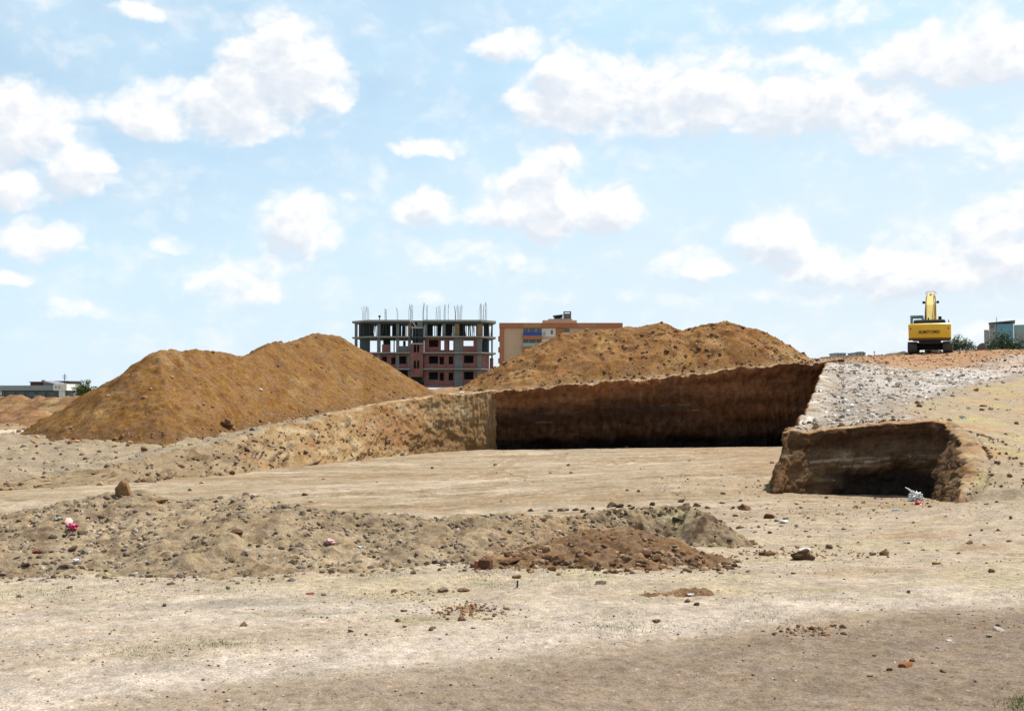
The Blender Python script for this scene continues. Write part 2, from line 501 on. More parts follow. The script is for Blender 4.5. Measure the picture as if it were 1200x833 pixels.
M = dict(
    slab=flat_mat('cast_slab_concrete', (0.27, 0.27, 0.265), 0.9, 0.3, 0.8, 0.2),
    concrete=flat_mat('raw_concrete', (0.34, 0.34, 0.33), 0.9, 0.3, 0.8, 0.2),
    concrete_dark=flat_mat('weathered_concrete', (0.17, 0.185, 0.19), 0.9, 0.35, 0.8, 0.2),
    formwork=flat_mat('formwork_timber', (0.24, 0.17, 0.10), 0.9, 0.35, 1.2, 0.2),
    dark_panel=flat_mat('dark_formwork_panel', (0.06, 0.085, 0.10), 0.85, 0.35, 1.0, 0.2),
    steel=flat_mat('rusted_steel', (0.05, 0.055, 0.06), 0.7, 0.3, 2.0, 0.3),
    rebar=flat_mat('rebar_steel', (0.26, 0.30, 0.33), 0.7, 0.3, 2.0, 0.3),
    brick=brick_mat(),
    beige=flat_mat('beige_render', (0.58, 0.42, 0.30), 0.9, 0.08, 0.4, 0.2),
    orange=flat_mat('orange_render', (0.42, 0.17, 0.09), 0.9, 0.12, 0.5, 0.2),
    orange2=flat_mat('faded_orange_render', (0.45, 0.22, 0.13), 0.9, 0.12, 0.5, 0.2),
    white=flat_mat('white_paint', (0.72, 0.71, 0.68), 0.8, 0.08, 0.6, 0.2),
    blue_awning=flat_mat('blue_railing_cloth', (0.04, 0.09, 0.36), 0.8, 0.2, 1.0, 0.2),
    greenish=flat_mat('pale_green_panel', (0.35, 0.44, 0.40), 0.7, 0.15, 1.0, 0.3),
    window=glass_mat('dark_glass', (0.05, 0.065, 0.075)),
    yellow=flat_mat('yellow_paint', (0.92, 0.56, 0.03), 0.45, 0.14, 2.5, 0.4),
    yellow_pale=flat_mat('faded_yellow_paint', (0.95, 0.68, 0.16), 0.5, 0.18, 3.0, 0.4),
    black=flat_mat('black_steel', (0.02, 0.02, 0.022), 0.6, 0.3, 4.0, 0.3),
    hood=flat_mat('dark_blue_black_cover', (0.02, 0.03, 0.045), 0.5, 0.2, 3.0, 0.4),
    track=flat_mat('dusty_track_steel', (0.085, 0.075, 0.07), 0.8, 0.4, 5.0, 0.3),
    chrome=flat_mat('bright_steel', (0.6, 0.6, 0.6), 0.25, 0.05, 3.0, 0.5, 1.0),
    brownpaint=flat_mat('mud_stained_edge', (0.16, 0.08, 0.035), 0.8, 0.3, 4.0, 0.3),
    grey_blue=flat_mat('grey_cladding', (0.27, 0.31, 0.33), 0.7, 0.12, 0.4, 0.3),
    dark_blue=flat_mat('dark_blue_wall', (0.09, 0.13, 0.16), 0.6, 0.2, 0.4, 0.3),  # dark blue is the wall's own colour
    roof_grey=flat_mat('grey_roof_sheet', (0.17, 0.17, 0.185), 0.7, 0.15, 0.5, 0.3),
    redbrown=flat_mat('red_brown_wall', (0.22, 0.085, 0.06), 0.85, 0.15, 0.5, 0.2),
    brownwall=flat_mat('brown_wall', (0.17, 0.135, 0.115), 0.85, 0.2, 0.5, 0.2),
    blue_wall=flat_mat('blue_painted_wall', (0.16, 0.36, 0.50), 0.85, 0.12, 0.3, 0.2),
    teal_wall=flat_mat('teal_painted_wall', (0.28, 0.42, 0.42), 0.85, 0.12, 0.3, 0.2),
    grey_wall=flat_mat('grey_plaster', (0.33, 0.33, 0.34), 0.9, 0.15, 0.4, 0.2),
    stone_grey=flat_mat('pale_house_wall', (0.38, 0.42, 0.44), 0.9, 0.15, 0.4, 0.2),
    wood=flat_mat('grey_wood_pole', (0.12, 0.11, 0.10), 0.9, 0.2, 2.0, 0.2),
    bark=flat_mat('bark', (0.10, 0.07, 0.05), 0.95, 0.3, 4.0, 0.1),
    plastic_white=flat_mat('white_plastic', (0.80, 0.80, 0.80), 0.4, 0.06, 12.0, 0.4),
    plastic_red=flat_mat('red_plastic', (0.55, 0.04, 0.05), 0.4, 0.25, 12.0, 0.4),
    plastic_pink=flat_mat('magenta_plastic', (0.58, 0.03, 0.14), 0.4, 0.3, 12.0, 0.4),
    plastic_pale=flat_mat('pale_pink_plastic', (0.75, 0.45, 0.42), 0.4, 0.3, 30.0, 0.4),
    plastic_grey=flat_mat('grey_plastic', (0.42, 0.47, 0.52), 0.5, 0.15, 12.0, 0.4),
    tile_red=flat_mat('broken_tile', (0.36, 0.13, 0.08), 0.9, 0.3, 20.0, 0.2, bump=0.4),
)


def leaf_mat(name, col):
    m, nt, b = new_mat(name)
    g = N(nt, 'ShaderNodeNewGeometry')
    r = N(nt, 'ShaderNodeMix', data_type='RGBA')
    col = [c * 0.75 for c in col]
    r.inputs[6].default_value = (*[c * 0.55 for c in col], 1)
    r.inputs[7].default_value = (*[c * 1.5 for c in col], 1)
    nt.links.new(g.outputs['Random Per Island'], r.inputs[0])
    nt.links.new(r.outputs[2], b.inputs['Base Color'])
    b.inputs['Roughness'].default_value = 0.7
    return m


M['leaf'] = leaf_mat('fresh_leaves', (0.09, 0.13, 0.035))
M['leaf_dark'] = leaf_mat('dark_leaves', (0.045, 0.085, 0.04))
M['leaf_hazy'] = leaf_mat('hazy_green_leaves', (0.085, 0.135, 0.075))  # distance haze mixed into the leaf colour
M['straw'] = leaf_mat('dry_grass_blades', (0.42, 0.38, 0.19))
M['weed'] = leaf_mat('green_weed_blades', (0.20, 0.25, 0.09))


# ------------------------------------------------------------------ mesh helpers
def link_mesh(name, verts, faces, mat, parent=None, col=None, smooth=False):
    me = bpy.data.meshes.new(name)
    verts = np.asarray(verts, np.float32)
    faces = np.asarray(faces, np.int32)
    k = faces.shape[1]
    me.vertices.add(len(verts))
    me.vertices.foreach_set('co', verts.ravel())
    me.loops.add(faces.size)
    me.loops.foreach_set('vertex_index', faces.ravel())
    me.polygons.add(len(faces))
    me.polygons.foreach_set('loop_start', np.arange(0, faces.size, k, dtype=np.int32))
    me.update(calc_edges=True)
    if smooth:
        me.polygons.foreach_set('use_smooth', np.ones(len(faces), bool))
    if col is not None:
        a = me.attributes.new('Col', 'FLOAT_COLOR', 'POINT')
        c = np.ones((len(verts), 4), np.float32)
        c[:, :3] = col
        a.data.foreach_set('color', c.ravel())
    me.materials.append(mat)
    o = bpy.data.objects.new(name, me)
    COL.objects.link(o)
    if parent:
        o.parent = parent
    return o


def tag(o, label=None, cat=None, group=None, kind=None):
    if label: o['label'] = label
    if cat: o['category'] = cat
    if group: o['group'] = group
    if kind: o['kind'] = kind
    return o


def empty(name, loc, rz=0.0):
    o = bpy.data.objects.new(name, None)
    o.location = loc
    o.rotation_euler = (0, 0, rz)
    o.empty_display_size = 0.3
    COL.objects.link(o)
    return o


class MB:
    """gathers simple solids into ONE mesh"""
    def __init__(self):
        self.v, self.f = [], []

    def add(self, vs, fs):
        n = len(self.v)
        self.v += [tuple(v) for v in vs]
        self.f += [[i + n for i in f] for f in fs]
        return self

    def box(self, x0, x1, y0, y1, z0, z1, ch=0.0):
        if ch <= 0:
            vs = [(x, y, z) for z in (z0, z1) for y in (y0, y1) for x in (x0, x1)]
            self.add(vs, [(0, 2, 3, 1), (4, 5, 7, 6), (0, 1, 5, 4), (1, 3, 7, 5), (3, 2, 6, 7), (2, 0, 4, 6)])
        else:
            bm = bmesh.new()
            bmesh.ops.create_cube(bm, size=1)
            for v in bm.verts:
                v.co = (x0 + (v.co.x + .5) * (x1 - x0), y0 + (v.co.y + .5) * (y1 - y0), z0 + (v.co.z + .5) * (z1 - z0))
            bmesh.ops.bevel(bm, geom=bm.edges[:], offset=ch, segments=2, affect='EDGES', profile=0.6)
            self.add_bm(bm)
        return self

    def add_bm(self, bm):
        bm.verts.index_update()
        self.add([v.co[:] for v in bm.verts], [[v.index for v in f.verts] for f in bm.faces])
        bm.free()

    def tube(self, pts, r, n=8, r2=None):
        pts = [Vector(p) for p in pts]
        vs = []
        for i, p in enumerate(pts):
            a = pts[max(0, i - 1)]
            b = pts[min(len(pts) - 1, i + 1)]
            d = (b - a).normalized()
            s = d.cross(Vector((0, 0, 1)) if abs(d.z) < 0.9 else Vector((1, 0, 0))).normalized()
            u = s.cross(d)
            rr = r if r2 is None else r + (r2 - r) * i / max(1, len(pts) - 1)
            for k in range(n):
                an = 2 * math.pi * k / n
                vs.append(p + (s * math.cos(an) + u * math.sin(an)) * rr)
        fs = []
        for i in range(len(pts) - 1):
            for k in range(n):
                fs.append((i * n + k, i * n + (k + 1) % n, (i + 1) * n + (k + 1) % n, (i + 1) * n + k))
        fs.append(tuple(range(n))[::-1])
        fs.append(tuple((len(pts) - 1) * n + k for k in range(n)))
        return self.add(vs, fs)

    def prism(self, poly, z0, z1):
        """horizontal polygon (x, y) raised from z0 to z1"""
        n = len(poly)
        vs = [(x, y, z0) for x, y in poly] + [(x, y, z1) for x, y in poly]
        return self.add(vs, [tuple(range(n))[::-1], tuple(range(n, 2 * n))] + [(i, (i + 1) % n, (i + 1) % n + n, i + n) for i in range(n)])

    def side_prism(self, poly, x0, x1, ch=0.0):
        """(y, z) polygon stretched along x"""
        n = len(poly)
        vs = [(x0, y, z) for y, z in poly] + [(x1, y, z) for y, z in poly]
        return self.add(vs, [tuple(range(n)), tuple(range(n, 2 * n))[::-1]] + [(i, i + n, (i + 1) % n + n, (i + 1) % n) for i in range(n)])

    def holed(self, x0, x1, z0, z1, holes, y0, y1):
        """upright wall in the xz plane with rectangular openings"""
        xs = sorted({x0, x1, *[min(max(h[i], x0), x1) for h in holes for i in (0, 1)]})
        zs = sorted({z0, z1, *[min(max(h[i], z0), z1) for h in holes for i in (2, 3)]})

        def solid(i, j):
            if i < 0 or j < 0 or i >= len(xs) - 1 or j >= len(zs) - 1:
                return False
            cx, cz = (xs[i] + xs[i + 1]) / 2, (zs[j] + zs[j + 1]) / 2
            return not any(h[0] < cx < h[1] and h[2] < cz < h[3] for h in holes)
        for i in range(len(xs) - 1):
            for j in range(len(zs) - 1):
                if not solid(i, j):
                    continue
                a, b, c, d = xs[i], xs[i + 1], zs[j], zs[j + 1]
                self.add([(a, y0, c), (b, y0, c), (b, y0, d), (a, y0, d)], [(0, 1, 2, 3)])
                self.add([(a, y1, c), (b, y1, c), (b, y1, d), (a, y1, d)], [(3, 2, 1, 0)])
                if not solid(i - 1, j): self.add([(a, y0, c), (a, y1, c), (a, y1, d), (a, y0, d)], [(3, 2, 1, 0)])
                if not solid(i + 1, j): self.add([(b, y0, c), (b, y1, c), (b, y1, d), (b, y0, d)], [(0, 1, 2, 3)])
                if not solid(i, j - 1): self.add([(a, y0, c), (b, y0, c), (b, y1, c), (a, y1, c)], [(3, 2, 1, 0)])
                if not solid(i, j + 1): self.add([(a, y0, d), (b, y0, d), (b, y1, d), (a, y1, d)], [(0, 1, 2, 3)])
        return self

    def build(self, name, mat, parent=None, smooth=False):
        me = bpy.data.meshes.new(name)
        me.from_pydata(self.v, [], self.f)
        me.update()
        bm = bmesh.new()
        bm.from_mesh(me)
        bmesh.ops.recalc_face_normals(bm, faces=bm.faces[:])
        bm.to_mesh(me)
        bm.free()
        if smooth:
            for p in me.polygons:
                p.use_smooth = True
        me.materials.append(mat)
        o = bpy.data.objects.new(name, me)
        COL.objects.link(o)
        if parent:
            o.parent = parent
        return o


# ------------------------------------------------------------------ ground sheet
def spans(*segs):
    out = []
    for a, b, st in segs:
        out.append(np.arange(a, b, st))
    return np.concatenate(out)


azr = spans((0, 30, 0.1), (30, 45, 0.5), (45, 180, 3.0))
az = np.radians(np.concatenate([-azr[:0:-1], azr]))
rad = [0.4]
while rad[-1] < 4000:
    r = rad[-1]
    if r < 4: st = 0.25
    elif r < 62: st = min(max(r * r / 2600, 0.011), 0.12)
    elif r < 100: st = 0.35
    else: st = r * 0.05
    rad.append(r + st)
rad = np.array(rad)
RR, AA = np.meshgrid(rad, az, indexing='ij')
gx, gy = (RR * np.sin(AA)).ravel(), (RR * np.cos(AA)).ravel()
gz, zn = terrain(gx, gy)

nr, na = RR.shape
idx = np.arange(nr * na).reshape(nr, na)
jn = np.roll(idx, -1, axis=1)
gf = np.stack([idx[:-1], jn[:-1], jn[1:], idx[1:]], -1).reshape(-1, 4)


def ground_colour(x, y, zn):
    n = len(x)
    c = np.tile(np.array([0.365, 0.31, 0.235]), (n, 1))
    rut = zn['rut']
    n1 = fbm(x * 0.6, y * 0.9, 5, 201)
    n2 = fbm(x * 2.2, y * 3.0, 4, 202)
    st = fbm(x * 0.22, (y - 0.12 * x) * 2.3, 4, 203)
    st2 = fbm(x * 0.35, (y - 0.30 * x) * 3.2, 4, 209)
    # wheel-packed dust and greyer gravel on the track
    xc = np.clip(x, -5, 5)
    edge = y - (6.18 + 0.40 * xc - 0.03 * xc * xc + 0.35 * n1)
    track = zn['front'] * sst(-0.12, 0.1, edge)
    c = mixc(c, (0.44, 0.395, 0.34), track * sst(-0.25, 0.35, st2) * 0.6)
    c = mixc(c, (0.29, 0.275, 0.235), track * sst(0.05, 0.5, st) * 0.6)
    c = mixc(c, (0.43, 0.38, 0.315), zn['front'] * sst(-.2, .15, edge) * (1 - sst(.3, 1.0, edge)) * 0.8)
    c = mixc(c, (0.212, 0.170, 0.126), zn['front'] * (1 - sst(-0.5, 0.25, edge)) * np.clip(0.80 + 0.10 * x + 0.5 * n2, 0.35, 1))
    # dry grass tint between track and heaps, and to the right
    gm = np.clip(sst(7.0, 8.0, y) * (1 - sst(13, 17, y)) * sst(-0.15, 0.4, n1 + 0.4 * n2), 0, 1)
    c = mixc(c, (0.36, 0.315, 0.19), gm * 0.5)
    c = mixc(c, (0.24, 0.245, 0.12), sst(6.4, 7.2, y) * (1 - sst(10, 12, y)) * sst(0.16, 0.45, fbm(x * 1.1, y * 2.6, 5, 216)) * 0.55)
    c = mixc(c, (0.30, 0.215, 0.135), zn['mid'] * (1 - zn['floor']) * sst(0.1, 0.45, fbm(x * 0.5, y * 1.3, 4, 205)) * 0.8)
    # pit floor: scraped pale clay with blade streaks
    a, b = x * 0.96 + y * 0.28, -x * 0.22 + y * 0.96 + 0.010 * x * x
    b = b + 1.1 * fbm(x * 0.16, y * 0.16, 3, 230) + 0.35 * fbm(x * 0.7, y * 0.7, 3, 231)
    s1 = fbm(a * 0.09, b * 0.55, 5, 25) * 0.7 + 0.55 * fbm(x * 0.35, y * 0.35, 5, 232)
    s2 = fbm(a * 0.16, b * 2.2, 4, 206) * (0.35 + 1.1 * sst(-0.15, 0.3, fbm(x * 0.22, y * 0.3, 3, 233))) + 0.3 * fbm(x * 1.4, y * 1.4, 4, 234)
    fc = np.tile(np.array([0.335, 0.278, 0.192]), (n, 1))
    fc = mixc(fc, (0.275, 0.20, 0.12), sst(0.02, 0.45, s1 + 0.35 * s2))
    fc = mixc(fc, (0.43, 0.37, 0.28), sst(0.05, 0.4, -s1 + 0.3 * s2))
    s3 = fbm(a * 0.2, b * 5.5, 4, 235) + 0.4 * fbm(x * 0.6, y * 0.6, 4, 236)
    fc = mixc(fc, (0.21, 0.155, 0.09), sst(0.18, 0.42, s3) * 0.75)
    fc = mixc(fc, (0.45, 0.39, 0.30), sst(0.18, 0.42, -s3) * 0.6)
    fc = mixc(fc, (0.34, 0.22, 0.12), sst(4, 9, x) * sst(18, 24, y) * sst(-0.2, 0.4, s2) * 0.7)
    fc = mixc(fc, (0.34, 0.25, 0.15), sst(-4.0, -0.5, zn['s']) * sst(-0.3, 0.3, s2) * 0.5)
    fc = mixc(fc, (0.25, 0.18, 0.105), np.clip(-zn['tyre'], 0, 1) * 0.7)
    fc = fc * 0.93
    c = c * (1 - zn['floor'])[:, None] + fc * zn['floor'][:, None]
    # ledge under the left heap
    lc = np.tile(np.array([0.275, 0.23, 0.16]), (n, 1))
    lc = mixc(lc, (0.31, 0.255, 0.17), sst(-0.1, 0.4, n1))
    lc = mixc(lc, (0.24, 0.20, 0.145), sst(0.05, 0.4, fbm(x * 0.8, y * 0.8, 5, 207)) * 0.8)
    lc = mixc(lc, (0.31, 0.29, 0.16), sst(0.1, 0.4, fbm(x * 0.4, y * 0.5, 4, 208)) * 0.5)
    lc = mixc(lc, (0.55, 0.47, 0.34), sst(35.5, 36.5, y + 0.6 * n1) * (1 - sst(38.5, 40, y)) * sst(14, 16, -x))
    lc = mixc(lc, (0.30, 0.18, 0.085), sst(41, 45, y) * 0.7)
    c = c * (1 - zn['ledge'])[:, None] + lc * zn['ledge'][:, None]
    # right slope
    rc = np.tile(np.array([0.335, 0.275, 0.19]), (n, 1))
    rc = mixc(rc, (0.36, 0.33, 0.15), sst(0.0, 0.4, fbm(x * 0.5, y * 0.35, 5, 210)) * 0.75)
    rc = mixc(rc, (0.40, 0.24, 0.12), sst(0.18, 0.4, fbm(x * 0.33, y * 0.6, 4, 211)) * 0.8)
    bd = zn['band']
    rc = mixc(rc, (0.285, 0.25, 0.205), sst(0.05, 0.4, bd))
    rc = mixc(rc, (0.38, 0.36, 0.33), sst(0.1, 0.3, bd) * sst(0.05, 0.3, fbm(x * 2.6, y * 1.6, 5, 218, 0.65)) * 0.8)
    rc = mixc(rc, (0.19, 0.15, 0.115), sst(0.1, 0.3, bd) * sst(0.1, 0.35, fbm(x * 3.1, y * 1.9, 5, 219, 0.65)) * 0.8)
    rc = mixc(rc, (0.37, 0.35, 0.315), sst(0.2, 0.6, bd) * sst(0.0, 0.35, fbm(x * 0.7, y * 0.5, 5, 212)))
    rc = mixc(rc, (0.52, 0.50, 0.46), sst(0.25, 0.6, bd) * sst(12, 20, x) * sst(-0.3, 0.1, fbm(x * 0.3, y * 0.25, 4, 213)) * 0.85)
    rg = sst(53, 60, y + 4 * n1)
    rc = mixc(rc, (0.36, 0.225, 0.13), rg * (1 - 0.6 * sst(0.3, 0.6, bd)))
    rc = mixc(rc, (0.26, 0.14, 0.075), rg * sst(0.15, 0.4, fbm(x * 0.8, y * 0.5, 4, 214)) * 0.8)
    c = c * (1 - zn['right'])[:, None] + rc * zn['right'][:, None]
    far = sst(90, 160, np.hypot(x, y))
    c = mixc(c, (0.36, 0.31, 0.20), far)
    spk = lumps(x * 9, y * 9, 61) * (np.hypot(x, y) < 25)
    c = c * np.array([0.92, 0.875, 0.86])
    return np.clip(c * (1 + 0.25 * n2[:, None]) * (1 - 0.25 * np.clip(spk, 0, 1)[:, None]), 0.01, 0.85)


ground = link_mesh('ground', np.stack([gx, gy, gz], 1), gf, SOIL, col=ground_colour(gx, gy, zn), smooth=True)
tag(ground, 'dry tan ground with wheel tracks, pit floor and rubble slope', 'ground', kind='structure')


sel_r, sel_a = (rad > 3.4) & (rad < 95), (np.abs(az) < R(29.9))
hh = gz.reshape(nr, na)[sel_r][:, sel_a]
hx_, hy_ = RR[sel_r][:, sel_a] * np.sin(AA[sel_r][:, sel_a]), RR[sel_r][:, sel_a] * np.cos(AA[sel_r][:, sel_a])
for hp in [LEFT_HEAP, BACK_HEAP] + NEAR_HEAPS:
    P_ = np.array(hp.p)
    mg = 12 if hp in (LEFT_HEAP, BACK_HEAP) else 4.5
    mk = (hx_ > P_[:, 0].min() - mg) & (hx_ < P_[:, 0].max() + mg) & (hy_ > P_[:, 1].min() - mg) & (hy_ < P_[:, 1].max() + mg)
    hh[mk] = np.maximum(hh[mk], hp(hx_[mk], hy_[mk]))
PROFILE.update(az=az[sel_a], rad=rad[sel_r], h=hh)


# ------------------------------------------------------------------ cut earth walls
def wall(name, stations, step, rows, colour, disp, lip=0.75, tip0=None, tip1=None, lipcol=None, rim=1.0):
    T = np.array([at(*t) for t, b in stations])
    B = np.array([at(*b) for t, b in stations])
    mid = (T + B) / 2
    cl = np.concatenate([[0], np.cumsum(np.hypot(*(np.diff(mid[:, :2], axis=0)).T))])
    n = int(cl[-1] / step)
    u = np.linspace(0, cl[-1], n)
    T = np.stack([np.interp(u, cl, T[:, k]) for k in range(3)], 1)
    B = np.stack([np.interp(u, cl, B[:, k]) for k in range(3)], 1)
    ker = np.ones(9) / 9
    for A in (T, B):
        for k in range(3):
            A[:, k] = np.convolve(np.pad(A[:, k], 4, mode='reflect', reflect_type='odd'), ker, 'valid')
    tn = np.gradient(T[:, :2] + B[:, :2], axis=0)
    tn /= np.linalg.norm(tn, axis=1)[:, None] + 1e-9
    nrm = np.stack([tn[:, 1], -tn[:, 0]], 1)          # right-hand side = open side of the cut
    V, C = [], []
    ts = np.linspace(0, 1, rows)
    hgt = T[:, 2] - B[:, 2]
    # crumbled top line
    tops = rim * (0.22 * fbm(u * 0.55, u * 0 + 3.3, 5, 300 + len(name)) + 0.10 * fbm(u * 1.9, u * 0 + 1.3, 5, 301, 0.7))
    for t in ts:
        q = B + (T - B) * t
        z = q[:, 2] - 0.12 * (1 - t) + tops * t ** 4
        dd = disp(u, np.full(n, t), hgt)
        V.append(np.stack([q[:, 0] + nrm[:, 0] * dd, q[:, 1] + nrm[:, 1] * dd, z], 1))
        C.append(colour(u, np.full(n, t), hgt))
    lw = np.full(n, lip)
    if tip0: lw = np.minimum(lw, 0.12 + 0.5 * np.abs(u - tip0[0]) / tip0[1])
    if tip1: lw = np.minimum(lw, 0.12 + 0.5 * (cl[-1] - u) / tip1)
    top_d = disp(u, np.ones(n), hgt)
    for k, s in enumerate(np.linspace(0.06, 1, 10)):
        x = T[:, 0] - nrm[:, 0] * (lw * s - top_d * (1 - s))
        y = T[:, 1] - nrm[:, 1] * (lw * s - top_d * (1 - s))
        z = Hbase(x, y) * s + (T[:, 2] + tops) * (1 - s) + math.sin(math.pi * min(1, s * 1.1)) * (0.015 + 0.09 * lumps(x * 3.2, y * 3.2, 47) + 0.05 * lumps(x * 8, y * 8, 48)) + 0.02 * (1 - s)
        z -= 0.12 * max(0, s - 0.7) / 0.3
        if tip1: z = z - 0.14 * (1 - np.clip((cl[-1] - u) / 0.7, 0, 1)) * s
        V.append(np.stack([x, y, z], 1))
        cc = lipcol(u, x, y)
        _, zl = terrain(x, y)
        zl.update(hi=np.ones(n), mid=np.zeros(n), floor=np.zeros(n), ledge=(x < 0) * 1.0, right=(x >= 0) * 1.0)
        zl['band'] = np.clip(band(x, y) + 0.35 * fbm(x * 0.35, y * 0.35, 4, 5), 0, 1) * (x >= 0)
        gmix = sst(0.15, 0.8, s + 0.25 * fbm(x * 2, y * 2, 3, 49))[:, None]
        cc = cc * (1 - gmix) + ground_colour(x, y, zl) * gmix
        C.append(cc)
    V, C = np.concatenate(V), np.concatenate(C)
    m = rows + 10
    ii = np.arange(m * n).reshape(m, n)
    F = np.stack([ii[:-1, :-1], ii[:-1, 1:], ii[1:, 1:], ii[1:, :-1]], -1).reshape(-1, 4)
    return link_mesh(name, V, F, SOIL, col=np.clip(C, 0.004, 0.8), smooth=True)


def lip_tan(u, x, y):
    n = fbm(x * 1.5, y * 1.5, 4, 330)
    c = np.tile(np.array([0.36, 0.24, 0.125]), (len(u), 1))
    c = mixc(c, (0.50, 0.39, 0.25), sst(0.0, 0.4, n))
    return mixc(c, (0.22, 0.12, 0.055), sst(0.1, 0.4, -n))


def lip_brown(u, x, y):
    n = fbm(x * 2.5, y * 2.5, 4, 331)
    c = np.tile(np.array([0.30, 0.19, 0.10]), (len(u), 1))
    c = mixc(c, (0.40, 0.30, 0.175), sst(0.0, 0.35, n))
    return mixc(c, (0.14, 0.065, 0.03), sst(0.05, 0.4, -n))


def lip_rubble(u, x, y):
    n = fbm(x * 1.7, y * 1.7, 4, 332)
    c = np.tile(np.array([0.36, 0.31, 0.25]), (len(u), 1))
    c = mixc(c, (0.60, 0.56, 0.50), sst(0.1, 0.4, n))
    return mixc(c, (0.25, 0.17, 0.10), sst(0.1, 0.4, -n))


def left_disp(u, t, h):
    # u runs from the far left bank (0) to the inner corner
    steep = sst(30, 38, u)
    sw = fbm(u * 0.5 + 1.6 * t, t * 2.2 - u * 0.12, 5, 311)
    gr = np.abs(fbm(u * 3.4 + 0.5 * t, t * 0.35, 4, 312))
    fine = fbm(u * 3.5, t * h * 3.5, 4, 313)
    d = (1 - steep) * (0.26 * sw + 0.16 * fine + 0.10 * lumps(u * 1.4, t * h * 1.6 + 5, 44) + 0.06 * fbm(u * 9, t * h * 7, 4, 314, 0.6)) * np.clip(h / 1.4, 0.45, 1) + steep * (0.16 * sw + 0.20 * (gr - 0.25) + 0.05 * fine + 0.07 * fbm(u * 9, t * h * 1.2, 4, 314, 0.6))
    far_ = 1 - sst(16, 27, u)
    d = d + far_ * (0.9 * fbm(u * 0.28, t * 0.4, 4, 309) + 0.35 * fbm(u * 1.1, t * 1.5, 4, 308))
    return d + 0.12 * np.sin(t * math.pi) * (1 - steep)


def left_col(u, t, h):
    n = len(u)
    c = np.tile(np.array([0.335, 0.235, 0.122]), (n, 1))
    sw = fbm(u * 0.55 + 2.0 * t, t * 3.2 - u * 0.15, 5, 315)
    c = mixc(c, (0.430, 0.353, 0.228), sst(0.0, 0.4, sw))
    c = mixc(c, (0.284, 0.163, 0.073), sst(0.08, 0.4, -sw))
    U = u[-1] if n > 1 else 1
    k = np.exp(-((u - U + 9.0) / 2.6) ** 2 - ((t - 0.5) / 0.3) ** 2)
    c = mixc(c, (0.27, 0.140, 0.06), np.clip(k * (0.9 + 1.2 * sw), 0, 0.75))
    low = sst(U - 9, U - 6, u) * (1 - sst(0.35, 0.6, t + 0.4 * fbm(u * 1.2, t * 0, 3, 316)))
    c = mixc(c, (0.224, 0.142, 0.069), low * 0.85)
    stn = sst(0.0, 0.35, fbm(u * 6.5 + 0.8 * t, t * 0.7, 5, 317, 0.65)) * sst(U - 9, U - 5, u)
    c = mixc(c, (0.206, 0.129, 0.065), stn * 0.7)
    gl = 1 - sst(12, 22, u)
    c = mixc(c, (0.275, 0.225, 0.152), gl * 0.95)
    c = mixc(c, (0.17, 0.125, 0.08), gl * sst(0.05, 0.4, fbm(u * 0.7, t * 2.5, 5, 307)) * 0.9)
    c = mixc(c, (0.292, 0.232, 0.155), gl * sst(0.0, 0.4, fbm(u * 0.9, t * 1.5, 5, 319)))
    c = mixc(c, (0.129, 0.090, 0.056), sst(0.05, 0.35, fbm(u * 1.5, t * 2, 5, 318, 0.6)) * (1 - sst(22, 32, u)) * 0.8)
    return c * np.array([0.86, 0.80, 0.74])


def far_disp(u, t, h):
    teeth = np.abs(fbm(u * 2.6 + 0.3 * t, t * 0.5, 3, 321))
    d = 0.34 * fbm(u * 0.22, t * 1.1, 4, 322) + 0.16 * fbm(u * 1.1, t * 4, 5, 323, 0.6) + 0.07 * fbm(u * 5, t * 14, 4, 324, 0.6)
    d = d + 0.30 * (teeth - 0.2) * (0.25 + sst(0.6, 0.2, t)) + 0.10 * lumps(u * 1.5, t * h * 1.5, 51) + 0.06 * lumps(u * 4, t * h * 4, 52)
    d = d - 0.45 * sst(0.24, 0.06, t + 0.12 * fbm(u * 0.7, t * 0, 4, 325)) * (0.5 + sst(-0.2, 0.2, fbm(u * 0.25, t * 0, 3, 327)))
    slump = sst(0.10, 0.38, fbm(u * 0.45, t * 0, 4, 328)) * (1 - sst(0.02, 0.22, t))
    return d + 0.22 * (1 - t) + 0.24 * sst(0.84, 0.97, t + 0.10 * fbm(u * 1.5, t * 0, 4, 326))


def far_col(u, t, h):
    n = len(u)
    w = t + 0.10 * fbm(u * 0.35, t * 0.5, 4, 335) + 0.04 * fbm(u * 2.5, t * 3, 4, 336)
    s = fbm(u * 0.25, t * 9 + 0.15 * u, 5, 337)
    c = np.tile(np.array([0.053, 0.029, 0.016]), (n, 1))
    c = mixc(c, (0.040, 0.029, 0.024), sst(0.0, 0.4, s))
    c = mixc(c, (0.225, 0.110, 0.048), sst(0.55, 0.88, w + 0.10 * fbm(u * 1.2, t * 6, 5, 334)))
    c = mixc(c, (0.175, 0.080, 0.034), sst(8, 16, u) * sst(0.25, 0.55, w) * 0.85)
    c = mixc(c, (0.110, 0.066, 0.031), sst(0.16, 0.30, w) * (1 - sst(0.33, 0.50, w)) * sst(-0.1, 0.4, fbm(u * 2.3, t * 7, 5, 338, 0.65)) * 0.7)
    c = mixc(c, (0.019, 0.017, 0.017), 1 - sst(0.13, 0.23, w))  # black foot band: shade at the wall's base put into the colour
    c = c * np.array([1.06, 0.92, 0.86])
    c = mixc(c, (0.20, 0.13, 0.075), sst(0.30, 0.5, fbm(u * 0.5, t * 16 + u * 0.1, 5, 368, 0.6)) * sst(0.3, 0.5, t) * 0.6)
    return c * (1 + 0.6 * s + 0.7 * fbm(u * 3.0, t * 9, 4, 339, 0.6))[:, None]


